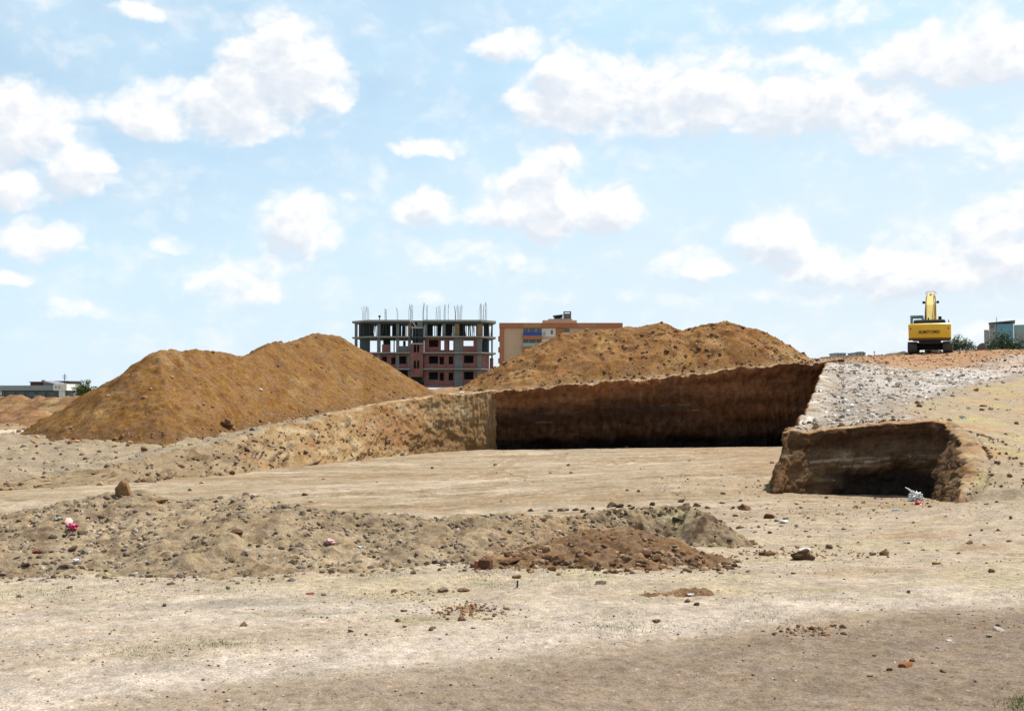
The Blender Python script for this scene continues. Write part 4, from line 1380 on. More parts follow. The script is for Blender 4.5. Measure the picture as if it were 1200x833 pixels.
clod(1113, 751, 8, (0.74, 0.70, 0.64), 'small white stone alone on the dark near verge', 'stone', 'stone', tall=.6)
clod(276, 626, 17, (.22, .12, .085), 'brick-shaped dark clod in the middle of the grey heap', tall=.75)
clod(42, 648, 10, (.38, .14, .08), 'red clod low on the left part of the grey heap', tall=1.1)
clod(520, 693, 17, (.27, .19, .13), 'rounded brown clod left of a pair on the grass before the heaps', tall=.8)
clod(543, 693, 15, (.22, .13, .08), 'wedge-shaped brown clod, right of a pair on the grass before the heaps', tall=.75)
clod(363, 696, 10, (.34, .10, .06), 'flat red brick chip on the grass before the grey heap', tall=.45)
clod(1112, 500, 14, (.17, .09, .045), 'dark lump on the top rim of the side cut', tall=.7)
clod(265, 498, 17, (.26, .13, .07), 'large dark red lump at the foot of the big left heap', tall=.9)
clod(957, 502, 12, (.20, .10, .05), 'dark red lump on the tip of the spur between the two cuts', tall=.9)


# tall standing clod on the crest of the grey heap
def lump_mesh(name, seed, scale, mat, loc, rot=0, parent=None, rough=.5):
    v = rock_shape(I3[0], seed, rough) * np.array(scale)
    o = link_mesh(name, v, I3[1], mat, smooth=True, parent=parent)
    o.location = loc
    o.rotation_euler = (0, 0, rot)
    return o


hx, hy, hz = hit([146], [581])
o = lump_mesh('earth_clod', 901, (.085, .08, .15), CLOD, (hx[0], hy[0], hz[0] + .03), .4)
o.color = (.27, .155, .07, 1)
tag(o, 'tall standing orange-brown clod on the crest of the grey heap', 'clod')
hx, hy, hz = hit([182], [588])
o = lump_mesh('earth_clod', 902, (.11, .08, .05), CLOD, (hx[0], hy[0], hz[0] + .01), .2)
o.color = (.28, .18, .10, 1)
tag(o, 'low orange clod right of the tall standing clod', 'clod')
hx, hy, hz = hit([638], [648])
o = lump_mesh('earth_clod', 903, (.05, .05, .09), CLOD, (hx[0], hy[0], hz[0] + .04), .4)
o.color = (.33, .22, .13, 1)
tag(o, 'tan upright lump standing on the left of the brown heap', 'clod')
# broken hollow brick
hx, hy, hz = hit([564], [667])
t = empty('broken_brick', (hx[0], hy[0] + .05, hz[0]), R(-20))
b = MB().box(-.02, .12, -.05, .06, -.01, .105, .012).build('brick_body', CLOD, t); b.color = (.14, .07, .045, 1)
b = MB().box(-.075, -.022, -.045, .05, -.01, .09, .012).build('brick_end', M['tile_red'], t)
t.scale = (.78, .78, .78)
tag(t, 'broken brick with an orange end where the grey and brown heaps meet', 'brick')
# stick stub
hx, hy, hz = hit([606], [688])
tag(MB().tube([(hx[0], hy[0], hz[0] - .02), (hx[0] + .004, hy[0], hz[0] + .055)], .009, 7, .007).build('stick', M['bark']), 'short dark stick stub upright in the track below the brown heap', 'stick')


# litter
def crumple(name, seed, scale, mat, px, py, label, cat, rot=0, lift=0.3, parent=None):
    v, f = I3
    out = v.copy()
    for i, p in enumerate(v):
        q = Vector(p)
        o_ = Vector((seed * 3.1, seed * 1.7, 0))
        out[i] = p * (.75 + .6 * mnoise.noise(q * 1.3 + o_) + .9 * abs(mnoise.noise(q * 2.4 + o_)) - .6 * abs(mnoise.noise(q * 4.5 + o_)) - .3 * abs(mnoise.noise(q * 9 + o_)))
    hx, hy, hz = hit([px], [py])
    o = link_mesh(name, out * np.array(scale), f, mat)
    o.location = (hx[0], hy[0], hz[0] + scale[2] * lift)
    o.rotation_euler = (0, 0, rot)
    if label:
        tag(o, label, cat)
    return o


bg = crumple('plastic_bag', 3, (.15, .12, .11), M['plastic_white'], 1073, 587, 'white knotted plastic bag lying in the end of the side cut', 'bag', lift=.6)
ear = MB().tube([(-.06, 0, .09), (-.12, .0, .15), (-.19, .0, .19)], .022, 7, .008).build('bag_handle', M['plastic_white'], bg)
crumple('plastic_bag', 5, (.09, .08, .14), M['plastic_grey'], 1086, 577, 'grey-blue plastic bag propped behind the white bag in the side cut', 'bag', lift=.7)
crumple('plastic_wrapper', 7, (.075, .06, .05), M['plastic_red'], 1077, 591, 'red plastic wrapper in front of the white bag', 'litter', lift=.3)
t = crumple('plastic_wrapper', 9, (.055, .04, .035), M['plastic_pink'], 85, 621, 'magenta plastic wrapper with a clear end on the left of the grey heap', 'litter', rot=-.5, lift=.8)
c2 = link_mesh('clear_end', np.array([(-.02, -.01, .0), (-.10, -.02, .05), (-.12, .02, .085), (-.03, .03, .06), (-.06, .02, .09)]), np.array([(0, 1, 4), (1, 2, 4), (4, 2, 3), (0, 4, 3)]), M['plastic_pale'], parent=t)
crumple('plastic_wrapper', 11, (.06, .05, .035), M['plastic_pale'], 386, 637, 'crumpled pale pink plastic wrapper on the right part of the grey heap', 'litter', lift=.5)
crumple('plastic_wrapper', 13, (.055, .02, .02), M['plastic_white'], 423, 643, 'white curved plastic strip beside the pink wrapper on the heap', 'litter', rot=-.4, lift=.6)
crumple('paper_scrap', 15, (.035, .03, .02), M['plastic_white'], 89, 658, 'white scrap among clods on the left of the grey heap', 'litter', lift=.5)
crumple('paper_scrap', 17, (.04, .03, .02), M['greenish'], 67, 609, 'pale green scrap near the top left of the grey heap', 'litter', lift=.5)
crumple('paper_scrap', 19, (.10, .08, .06), M['plastic_white'], 734, 524, 'tiny white scrap at the foot of the dark pit wall', 'litter', lift=.4)
crumple('paper_scrap', 21, (.16, .12, .09), M['plastic_white'], 540, 462, 'white scrap on the rim above the lit pit corner', 'litter', lift=.4)
crumple('paper_scrap', 23, (.09, .07, .05), M['plastic_white'], 305, 457, 'white scrap half way up the big left heap', 'litter', lift=.4)
crumple('paper_scrap', 25, (.035, .02, .008), M['plastic_white'], 808, 697, 'white paper scrap by the tiny brown spill on the track', 'litter', lift=.6)


# ------------------------------------------------------------------ dry grass and weeds
def blades(name, spots, mat, label, hmax, n_each, spread):
    V, F = [], []
    P = np.array(spots, float)
    m = n_each
    px = np.concatenate([p[0] + p[2] * 1.3 * RNG.normal(0, .6, int(m * p[4])) for p in P])
    py = np.concatenate([p[1] + p[3] * 1.3 * RNG.normal(0, .6, int(m * p[4])) for p in P])
    X, Y, Z = hit(px, py)
    k = (Y < 60) & (fbm(X * 2.0, Y * 2.0, 4, 777) > 0.0 + 0.25 * RNG.uniform(-1, 1, len(X)))
    X, Y, Z = X[k], Y[k], Z[k]
    n = len(X)
    a = RNG.uniform(0, 6.283, n)
    h = hmax * RNG.uniform(.35, 1, n)
    w = .0014 + .0010 * (Y / 8)
    lean = RNG.uniform(.2, 1.0, n) * h
    dx, dy = np.cos(a), np.sin(a)
    b = RNG.uniform(0, 6.283, n)
    wx, wy = np.cos(b) * w, np.sin(b) * w
    v = np.empty((n, 3, 3))
    v[:, 0] = np.stack([X - wx, Y - wy, Z - .004], 1)
    v[:, 1] = np.stack([X + wx, Y + wy, Z - .004], 1)
    v[:, 2] = np.stack([X + dx * lean, Y + dy * lean, Z + h], 1)
    o = link_mesh(name, v.reshape(-1, 3), np.arange(n * 3).reshape(n, 3), mat)
    return tag(o, label, 'grass', kind='stuff')


blades('dry_grass', [(225, 763, 90, 5, 1), (130, 690, 130, 8, .8), (300, 690, 120, 6, .5), (820, 720, 120, 8, 1), (700, 735, 90, 5, .6), (950, 620, 110, 8, .9), (1080, 590, 90, 10, 1), (1170, 600, 50, 14, 1),
                     (1090, 700, 120, 8, .6), (1020, 635, 100, 7, .8), (620, 686, 90, 5, .6), (1150, 490, 50, 22, .6), (1060, 486, 60, 8, .5), (640, 610, 40, 5, .4), (430, 700, 80, 6, .4)],
       M['straw'], 'short dry yellow grass scattered beside the track', .020, 1700, 1)
blades('green_weeds', [(490, 674, 70, 4, .7), (590, 668, 50, 4, .7), (255, 755, 30, 4, .4), (1040, 595, 45, 6, 1), (1192, 826, 14, 8, .8), (60, 695, 60, 7, .5), (720, 611, 40, 6, .5), (760, 600, 50, 5, .5), (845, 605, 30, 8, .4),
                       (1040, 470, 30, 5, .4), (995, 486, 25, 3, .3), (700, 668, 80, 4, .4), (930, 605, 50, 5, .4)],
       M['weed'], 'low green weeds in thin patches beside the heaps and side cut', .026, 1100, 1)


# ------------------------------------------------------------------ building under construction
YB = 190.0
t = empty('unfinished_building', (at(495, 452, YB)[0], YB, 1.9))
bx0 = t.location.x
fx = lambda X: (400 + X / 6 - 600) / FPX * YB / (cp) - bx0
fz = lambda Yc: at(600, 340 + Yc / 6, YB)[2] - 1.9
DEP = 13.0


def slab_poly(o):
    l0, l1, m0, m1, r0, r1 = fx(62), fx(190), fx(484), fx(578), fx(985), fx(1078)
    return [(l0 - o * .3, 5.0), (l0 - o * .3, 3.2), (l1, -o), (m0, -o), (m0, 1.4), (m1, 1.4), (m1, -o), (r0, -o), (r1 + o * .3, 2.6), (r1 + o * .3, 5.0), (r1 - 1.0, DEP), (l0 + 1.0, DEP)]


ZS = [fz(676), fz(550), fz(436), fz(324), fz(210)]
for k, z in enumerate(ZS):
    th = .25 if k < 4 else .36
    MB().prism(slab_poly(.6 if k else .1), z - th, z).build('floor_slab', M['slab'], t)
# columns
cols_x = [fx(88), fx(262), fx(395), fx(478), fx(592), fx(720), fx(812), fx(972)]
for k in range(4):
    z0, z1 = ZS[k], ZS[k + 1] - .33
    for i, cx_ in enumerate(cols_x):
        wdt = [.25, .32, .28, .28, .28, .3, .45, .45][i]
        y0_ = 2.4 if i == 0 else .05
        if k < 3 and i in (4, 5): continue
        m_ = M['formwork'] if (k == 3 and i in (3, 6, 7)) else M['concrete_dark']
        MB().box(cx_ - wdt, cx_ + wdt, y0_, y0_ + .5, z0, z1).build('column', m_, t)
        if k >= 2:
            MB().box(cx_ - .25, cx_ + .25, DEP - 1.2, DEP - .7, z0, z1).build('column', M['concrete_dark'], t)
    MB().box(fx(1050), fx(1062), 4.0, 4.4, z0, z1).build('column', M['concrete_dark'], t)
    MB().box(fx(1028), fx(1036), 3.6, 4.0, z0, z1).build('column', M['concrete_dark'], t)
# brick infill: right wing
def rect(a, b, y0, y1): return (fx(a), fx(b), fz(y1), fz(y0))
z4 = (ZS[2] + .003, ZS[3] - .323)
MB().holed(fx(582), fx(960), *z4, [rect(615, 682, 348, 400), rect(692, 722, 352, 420), rect(752, 786, 352, 420), rect(858, 928, 345, 392)], .2, .45).build('brick_wall', M['brick'], t)
z3 = (ZS[1] + .003, ZS[2] - .323)
MB().holed(fx(582), fx(960), *z3, [rect(615, 680, 463, 516), rect(690, 721, 468, 522), rect(754, 786, 466, 520), rect(862, 929, 459, 513)], .2, .45).build('brick_wall', M['brick'], t)
z2 = (ZS[0] + .003, ZS[1] - .323)
MB().holed(fx(582), fx(960), *z2, [rect(615, 680, 575, 628), rect(690, 721, 580, 636), rect(754, 786, 580, 634), rect(862, 929, 573, 628)], .2, .45).build('brick_wall', M['brick'], t)
# concrete stiffening panels between the openings
for z in (z2, z3, z4):
    MB().box(fx(796), fx(852), .14, .198, z[0], z[1]).build('concrete_panel', M['concrete_dark'], t)
# chamfered right end, brick on the two lower floors
for z in (z2, z3):
    a, b = fx(990), fx(1036)
    MB().prism([(a, .25), (b, 2.5), (b - .2, 2.75), (a - .2, .5)], *z).build('brick_wall', M['brick'], t)
    MB().box(fx(1040), fx(1066), 3.5, 3.75, z[0], z[1] - .7).build('brick_wall', M['brick'], t)
MB().prism([(fx(996), 3.8), (fx(1030), 5), (fx(1030) - .2, 5.3), (fx(996) - .2, 4.1)], *z4).build('dark_panel', M['dark_panel'], t)
# left wing
MB().holed(fx(200), fx(480), *z3, [rect(350, 380, 472, 522), rect(388, 456, 463, 518), rect(285, 320, 466, 516)], .2, .45).build('brick_wall', M['brick'], t)
MB().holed(fx(200), fx(480), *z2, [rect(410, 470, 566, 620), rect(350, 380, 580, 636)], .6, .85).build('dark_panel', M['dark_panel'], t)
MB().box(fx(120), fx(192), 1.6, 1.9, *z4).build('dark_panel', M['dark_panel'], t)
MB().box(fx(284), fx(344), .3, .5, z4[0], fz(382)).build('brick_wall', M['brick'], t)
MB().box(fx(386), fx(476), .3, .5, z4[0], fz(392)).build('grey_parapet', M['concrete_dark'], t)
MB().box(fx(270), fx(322), 5.0, 5.3, z4[0], z4[1]).build('dark_panel', M['dark_panel'], t)
MB().box(fx(345), fx(352), 5.0, 5.3, z4[0], z4[1]).build('dark_panel', M['dark_panel'], t)
MB().box(fx(365), fx(378), 5.0, 5.3, z4[0], z4[1]).build('dark_panel', M['dark_panel'], t)
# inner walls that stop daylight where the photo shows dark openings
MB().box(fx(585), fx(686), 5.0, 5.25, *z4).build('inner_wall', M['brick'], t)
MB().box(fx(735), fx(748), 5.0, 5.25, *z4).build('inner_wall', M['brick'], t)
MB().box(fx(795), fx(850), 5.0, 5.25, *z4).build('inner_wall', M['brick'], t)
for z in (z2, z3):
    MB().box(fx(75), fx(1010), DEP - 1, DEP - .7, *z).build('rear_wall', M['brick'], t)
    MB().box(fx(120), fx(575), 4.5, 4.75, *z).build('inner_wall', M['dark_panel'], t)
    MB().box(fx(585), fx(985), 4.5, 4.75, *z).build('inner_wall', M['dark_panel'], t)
# stair bay in the middle, its windows half a floor off
MB().holed(fx(487), fx(577), ZS[0] + .9, fz(382), [rect(510, 528, 384, 437), rect(533, 549, 384, 437), rect(510, 528, 496, 551), rect(533, 549, 496, 551), rect(495, 572, 610, 668)], -.35, -.1).build('stair_wall', M['brick'], t)
MB().box(fx(484), fx(574), -.45, 1.3, fz(382), fz(372)).build('landing', M['concrete'], t)
MB().box(fx(490), fx(572), -.45, 1.3, fz(270), fz(258)).build('landing', M['concrete'], t)
MB().box(fx(490), fx(572), 2.4, 2.6, ZS[0], fz(225)).build('dark_panel', M['dark_panel'], t)
for X in (488, 505, 522, 545, 560, 574):
    MB().box(fx(X) - .07, fx(X) + .07, -.3, -.16, fz(372), fz(272)).build('stair_post', M['dark_panel'], t)
MB().add([(fx(490), -.3, fz(215)), (fx(498), -.3, fz(215)), (fx(530), -.3, fz(258)), (fx(518), -.3, fz(258)),
          (fx(490), .2, fz(215)), (fx(498), .2, fz(215)), (fx(530), .2, fz(258)), (fx(518), .2, fz(258))],
         [(0, 1, 2, 3), (7, 6, 5, 4), (0, 4, 5, 1), (1, 5, 6, 2), (2, 6, 7, 3), (3, 7, 4, 0)]).build('stair_flight', M['concrete'], t)
MB().box(fx(535), fx(572), -.25, .1, fz(256), fz(218)).build('shaft_panel', M['concrete_dark'], t)
# slab-edge beams and parapet boards
MB().box(fx(195), fx(478), -.02, .25, ZS[4] - .75, ZS[4] - .42).build('edge_beam', M['dark_panel'], t)
MB().box(fx(585), fx(985), -.02, .25, ZS[4] - .75, ZS[4] - .42).build('edge_beam', M['dark_panel'], t)
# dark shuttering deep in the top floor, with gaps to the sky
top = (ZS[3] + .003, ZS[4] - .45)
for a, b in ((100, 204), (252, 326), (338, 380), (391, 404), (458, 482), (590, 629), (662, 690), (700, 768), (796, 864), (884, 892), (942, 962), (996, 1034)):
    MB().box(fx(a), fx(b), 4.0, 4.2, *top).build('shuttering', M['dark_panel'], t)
# props under the top slab
rp = random.Random(5)
nprop = 0
for (a, b, num) in ((100, 478, 34), (590, 965, 40), (995, 1050, 6)):
    for i in range(num):
        X = a + (b - a) * (i + rp.uniform(.1, .9)) / num
        yy = rp.choice([.4, 1.8, 3.2, 6.5, 9.0])
        lean = rp.uniform(-.35, .35) if rp.random() < .45 else 0
        MB().tube([(fx(X), yy, top[0]), (fx(X) + lean, yy, top[1])], .075, 6).build('prop', M['steel'], t)
        nprop += 1
# starter bars on the roof
rp = random.Random(9)
for X, num, hh, wd in ((168, 7, 105, 45), (310, 4, 85, 16), (390, 2, 100, 5), (485, 6, 125, 26), (575, 3, 130, 8), (600, 3, 110, 8), (680, 5, 105, 30), (725, 3, 130, 10), (748, 2, 130, 4), (800, 3, 115, 6), (830, 6, 120, 30), (995, 9, 130, 50)):
    mb = MB()
    for i in range(num):
        xx = fx(X + wd * (i / max(1, num - 1) - .5) + rp.uniform(-2, 2))
        z1_ = ZS[4] + hh / 6 / FPX * YB * rp.uniform(.82, 1.0)
        yy = rp.uniform(.2, .9)
        mb.tube([(xx, yy, ZS[4] - .05), (xx + rp.uniform(-.06, .06), yy, (ZS[4] + z1_) / 2), (xx + rp.uniform(-.2, .2), yy, z1_)], .035, 5)
    mb.build('starter_bars', M['rebar'], t)
MB().tube([(fx(265), .5, ZS[4]), (fx(265), .5, ZS[4] + .55)], .09, 8).tube([(fx(265), .5, ZS[4] + .55), (fx(265), .5, ZS[4] + .9)], .22, 8).build('roof_vent', M['black'], t)
tag(t, 'unfinished five-storey building of red brick and raw concrete with starter bars', 'building')

# ------------------------------------------------------------------ beige block of flats
YC = 262.0
t = empty('apartment_building', (at(657, 452, YC)[0], YC, 1.9))
bx1 = t.location.x
gxx = lambda X: (570 + X / 6.667 - 600) / FPX * YC / cp - bx1
gzz = lambda Yc: at(600, 350 + Yc / 6.667, YC)[2] - 1.9
zt = gzz(190)
MB().holed(gxx(112), gxx(1060), -.5, gzz(228), [(gxx(288), gxx(430), gzz(262 + 86 * k), gzz(232 + 86 * k)) for k in range(4)] + [(gxx(606), gxx(650), gzz(262 + 86 * k), gzz(232 + 86 * k)) for k in range(4)], 0, .3).build('front_wall', M['beige'], t)
MB().box(gxx(112), gxx(1060), .3, 14, -.5, gzz(228)).build('block', M['beige'], t)
MB().box(gxx(100), gxx(1064), -.5, 14.3, gzz(228), zt).build('parapet', M['orange'], t)
MB().box(gxx(285), gxx(430), -.56, -.5, gzz(226), zt - .15).build('parapet_panel', M['orange2'], t)
MB().box(gxx(710), gxx(860), -.56, -.5, gzz(226), zt - .15).build('parapet_panel', M['orange2'], t)
MB().box(gxx(102), gxx(136), -.3, 2, -.5, gzz(229)).build('corner_pier', M['orange'], t)
for k in range(5):
    MB().box(gxx(92), gxx(101.5), .3, 5, gzz(330 + 86 * k), gzz(292 + 86 * k)).build('side_balcony', M['orange'], t)
for k in range(4):
    w_ = MB().box(gxx(288) + .02, gxx(430) - .02, .2, .28, gzz(262 + 86 * k) + .02, gzz(232 + 86 * k) - .02).build('balcony_window', M['window'], t)
    f_ = MB().box(gxx(330), gxx(334), .1, .2, gzz(262 + 86 * k), gzz(232 + 86 * k)).box(gxx(385), gxx(390), .1, .2, gzz(262 + 86 * k), gzz(232 + 86 * k)).build('window_frame', M['white'], w_)
    MB().box(gxx(284), gxx(434), -1.2, 0, gzz(320 + 86 * k), gzz(290 + 86 * k)).build('balcony_slab', M['orange'], t)
    MB().box(gxx(286), gxx(432), -1.15, -1.0, gzz(288 + 86 * k), gzz(262 + 86 * k)).build('railing', M['blue_awning'] if k == 0 else M['greenish'], t)
    MB().box(gxx(434), gxx(540), -.06, 0, gzz(296 + 86 * k), gzz(232 + 86 * k)).build('white_panel', M['white'], t)
    w_ = MB().box(gxx(503), gxx(520), -.1, -.06, gzz(278 + 86 * k), gzz(246 + 86 * k)).build('small_window', M['window'], t)
    MB().box(gxx(445), gxx(462), -.1, -.06, gzz(290 + 86 * k), gzz(258 + 86 * k)).build('small_window', M['greenish'], t)
    MB().box(gxx(606) + .02, gxx(650) - .02, .2, .28, gzz(262 + 86 * k) + .02, gzz(232 + 86 * k) - .02).build('balcony_window', M['window'], t)
    MB().box(gxx(604), gxx(652), -.5, 0, gzz(296 + 86 * k), gzz(266 + 86 * k)).build('railing', M['white'], t)
MB().box(gxx(545), gxx(601), -.2, 0, -.5, gzz(229)).build('orange_strip', M['orange'], t)
MB().box(gxx(445), gxx(715), 4, 10, zt, gzz(160)).box(gxx(490), gxx(680), 4.5, 9, gzz(160), gzz(148)).build('roof_house', M['beige'], t)
MB().tube([(gxx(540), 5, gzz(148)), (gxx(540), 5, gzz(120))], .1, 6).box(gxx(540), gxx(605), 5, 7, gzz(145), gzz(140)).add(
    [(gxx(524), 4.5, gzz(122)), (gxx(605), 4.5, gzz(112)), (gxx(605), 6.5, gzz(130)), (gxx(540), 6.5, gzz(140)), (gxx(524), 4.5, gzz(126)), (gxx(605), 4.5, gzz(116)), (gxx(605), 6.5, gzz(134)), (gxx(540), 6.5, gzz(144))],
    [(0, 1, 2, 3), (7, 6, 5, 4), (0, 4, 5, 1), (1, 5, 6, 2), (2, 6, 7, 3), (3, 7, 4, 0)]).build('solar_panel', M['dark_blue'], t)
mb = MB().box(gxx(622), gxx(664), 5, 6.6, gzz(150), gzz(104))
mb.build('water_tank', M['roof_grey'], t)
mb = MB()
for X in (616, 668):
    for yy in (4.8, 6.8):
        mb.box(gxx(X) - .12, gxx(X) + .12, yy - .1, yy + .1, gzz(150), gzz(90))
mb.box(gxx(612), gxx(672), 4.7, 6.9, gzz(92), gzz(88)).build('tank_frame', M['concrete_dark'], t)
tag(t, 'beige block of flats with orange-brown parapet and a blue-railed balcony', 'building')


# ------------------------------------------------------------------ excavator
ex, ey = at(1090, 413.5, 70)[0], 70.0
ez = float(terrain(np.array([ex]), np.array([ey + .8]), False)[0]) - .03
t = empty('excavator', (ex, ey, ez), -math.atan2(ex, ey) - R(2))
t.scale = (.93, .93, 1)


def bevel_poly(poly, x0, x1, ch):
    bm = bmesh.new()
    vs = [bm.verts.new((x0, y, z)) for y, z in poly]
    f = bm.faces.new(vs)
    r_ = bmesh.ops.extrude_face_region(bm, geom=[f])
    for v in r_['geom']:
        if isinstance(v, bmesh.types.BMVert):
            v.co.x = x1
    bmesh.ops.bevel(bm, geom=bm.edges[:], offset=ch, segments=2, affect='EDGES', profile=.6)
    mb = MB()
    mb.add_bm(bm)
    return mb


for s in (-1, 1):
    xo = s * 1.22
    loop = []
    for a in range(90, 271, 18): loop.append((-0.05 + .40 * math.cos(R(a)), .42 + .40 * math.sin(R(a))))
    for a in range(-90, 91, 18): loop.append((3.45 + .40 * math.cos(R(a)), .42 + .40 * math.sin(R(a))))
    tr = MB().side_prism(loop, xo - .29, xo + .29)
    n_l = len(loop)
    for i in range(n_l):          # grouser shoes round the loop
        (ya, za), (yb, zb) = loop[i], loop[(i + 1) % n_l]
        seg = math.hypot(yb - ya, zb - za)
        m_ = max(1, int(seg / .18))
        for j in range(m_):
            yy, zz = ya + (yb - ya) * (j + .5) / m_, za + (zb - za) * (j + .5) / m_
            ang = math.atan2(zb - za, yb - ya)
            ca, sa = math.cos(ang), math.sin(ang)
            q = [(-.075, -.01), (.075, -.01), (.075, -.045), (.03, -.075), (-.075, -.045)]
            tr.side_prism([(yy + u_ * ca - v_ * -sa * -1 if False else yy + u_ * ca + v_ * sa * 1, zz + u_ * sa - v_ * ca) for u_, v_ in q], xo - .33, xo + .33)
    o = tr.build('track', M['track'], t)
    fr = MB().box(xo - .2, xo + .2, .2, 3.2, .25, .62, .03).build('track_frame', M['black'], o)
    for yy in (-.05, 3.45):
        mb = MB().tube([(xo - .31, yy, .42), (xo + .31, yy, .42)], .26, 16).build('sprocket', M['black'], o)
MB().box(-.95, .95, .7, 2.7, .32, .78, .05).box(-1.0, 1.0, 1.0, 1.5, .4, .66, .03).box(-1.0, 1.0, 2.0, 2.5, .4, .66, .03).build('undercarriage', M['black'], t)
MB().tube([(0, 1.7, .78), (0, 1.7, .98)], .72, 28).build('slew_ring', M['black'], t)
MB().box(-1.32, 1.32, -.35, 3.2, .98, 1.16, .03).box(-.75, .75, -.7, 1.0, .62, .98, .06).build('deck', M['black'], t)
# counterweight: rounded in plan, bellied in section
cwv, cwf = [], []
prof = [(.93, .0), (.97, -.10), (1.10, -.17), (1.45, -.22), (1.80, -.20), (1.98, -.15), (2.05, -.05), (2.06, .25)]
nseg = 28
for (zz, dy) in prof:
    for i in range(nseg + 1):
        u_ = -1 + 2 * i / nseg
        xw = 1.47 * (1 - .012 * (2.06 - zz))
        xx = xw * (abs(u_) ** .92) * (1 if u_ >= 0 else -1)
        bow = .36 * (1 - abs(u_) ** 3.2) + .02
        cwv.append((xx, -.78 - bow + .36 + (-dy if False else dy) + (0 if dy <= 0 else .0), zz))
m_ = nseg + 1
for r_ in range(len(prof) - 1):
    for i in range(nseg):
        cwf.append((r_ * m_ + i, r_ * m_ + i + 1, (r_ + 1) * m_ + i + 1, (r_ + 1) * m_ + i))
# close back and sides with a front plane
base = len(cwv)
for (zz, dy) in prof:
    cwv.append((-1.47, -.1, zz)); cwv.append((1.47, -.1, zz))
for r_ in range(len(prof) - 1):
    a0, a1 = base + 2 * r_, base + 2 * r_ + 2
    cwf.append((a0, r_ * m_, (r_ + 1) * m_, a1))
    cwf.append((r_ * m_ + nseg, a0 + 1, a1 + 1, (r_ + 1) * m_ + nseg))
    cwf.append((a0 + 1, a0, a1, a1 + 1))
cwf.append(tuple(range(nseg, -1, -1)) + (base, base + 1))
lr = (len(prof) - 1) * m_
cwf.append(tuple(range(lr, lr + nseg + 1)) + (base + 2 * len(prof) - 1, base + 2 * len(prof) - 2))
cw = MB().add(cwv, cwf).build('counterweight', M['yellow'], t)
# dirty lower edge
lower = []
for i in range(nseg + 1):
    x_, y_, z_2 = cwv[i]
    lower.append((x_ * 1.012, y_ - .12))
mb = MB()
vs, fs = [], []
for i, (x_, y_) in enumerate(lower):
    vs += [(x_, y_, .90), (x_, y_ - .02, 1.05), (x_ * .98, y_ + .14, 1.05), (x_ * .98, y_ + .14, .90)]
for i in range(nseg):
    for k in range(4):
        fs.append((i * 4 + k, i * 4 + (k + 1) % 4, (i + 1) * 4 + (k + 1) % 4, (i + 1) * 4 + k))
fs += [(0, 1, 2, 3), (nseg * 4 + 3, nseg * 4 + 2, nseg * 4 + 1, nseg * 4)]
mb.add(vs, fs).build('bumper_edge', M['brownpaint'], cw)
fc_ = bpy.data.curves.new('lettering', 'FONT')
fc_.body = 'SUMITOMO'
fc_.size = .30
fc_.extrude = .012
fc_.offset = .008
fc_.align_x = 'CENTER'
fc_.align_y = 'CENTER'
fc_.materials.append(M['brownpaint'])
tmp_ = bpy.data.objects.new('lettering_curve', fc_)
COL.objects.link(tmp_)
lt = bpy.data.objects.new('lettering', bpy.data.meshes.new_from_object(tmp_.evaluated_get(bpy.context.evaluated_depsgraph_get())))
bpy.data.objects.remove(tmp_)
COL.objects.link(lt)
lt.parent = cw
lt.location = (0, -1.025, 1.44)
lt.rotation_euler = (R(90), 0, 0)
lt.scale = (.92, 1, 1)
MB().box(-1.1, 1.08, -.62, 1.3, 1.9, 2.30, .06).build('engine_hood', M['hood'], t)
MB().box(-.15, -.05, .3, .4, 2.28, 2.5, .02).build('exhaust', M['black'], t)
gr_ = MB()
for i_ in range(9):
    gr_.box(-.95, .95, -.52 + i_ * .16, -.46 + i_ * .16, 2.301, 2.325)
gr_.build('hood_grille', M['steel'], t)
for s in (-1, 1):
    MB().tube([(s * .8, -.55, 2.05), (s * .8, -.55, 2.17), (s * .66, -.55, 2.17), (s * .66, -.55, 2.05)], .03, 6).build('lifting_eye', M['yellow'], cw)
    MB().box(s * 1.28 - .07, s * 1.28 + .07, -.80, -.72, 1.62, 1.76, .02).build('tail_light', M['plastic_red'], cw)
    MB().tube([(s * .30, .9, 1.7), (s * .345, 1.5, 2.6), (s * .345, 2.3, 3.7), (s * .31, 2.8, 4.2)], .03, 6).build('hydraulic_hose', M['black'], t)
MB().tube([(-1.42, 1.22, 1.2), (-1.46, 1.22, 2.1), (-1.46, 1.6, 2.1), (-1.46, 1.6, 1.2)], .022, 6).build('grab_rail', M['black'], t)
MB().box(.5, 1.4, -.05, 3.1, 1.16, 2.0, .04).build('right_housing', M['yellow'], t)
MB().box(-1.4, -.5, -.05, 1.2, 1.16, 1.95, .04).build('left_housing', M['yellow'], t)
# cab with see-through glazing
cab = empty('cab', (0, 0, 0)); cab.parent = t
mb = MB()
cx0, cx1, cy0, cy1, cz0, cz1 = -1.42, -.52, 1.25, 3.0, 1.16, 2.62
for x_ in (cx0 + .05, cx1 - .05):
    for y_ in (cy0 + .05, cy1 - .05):
        mb.box(x_ - .05, x_ + .05, y_ - .05, y_ + .05, cz0, cz1)
mb.box(cx0, cx1, cy0, cy1, cz1, cz1 + .14, .04).box(cx0, cx1, cy0, cy1, cz0, cz0 + .55, .03)
mb.build('cab_frame', M['teal_wall'], cab)
cg = new_mat('clear_glass')
cg[2].inputs['Transmission Weight'].default_value = 1.0
cg[2].inputs['Roughness'].default_value = 0.0
cg[2].inputs['IOR'].default_value = 1.02
cg[2].inputs['Base Color'].default_value = (.88, .95, .95, 1)
MB().box(cx0 + .1, cx1 - .1, cy0 + .03, cy0 + .045, cz0 + .56, cz1 - .02).build('rear_window', cg[0], cab)
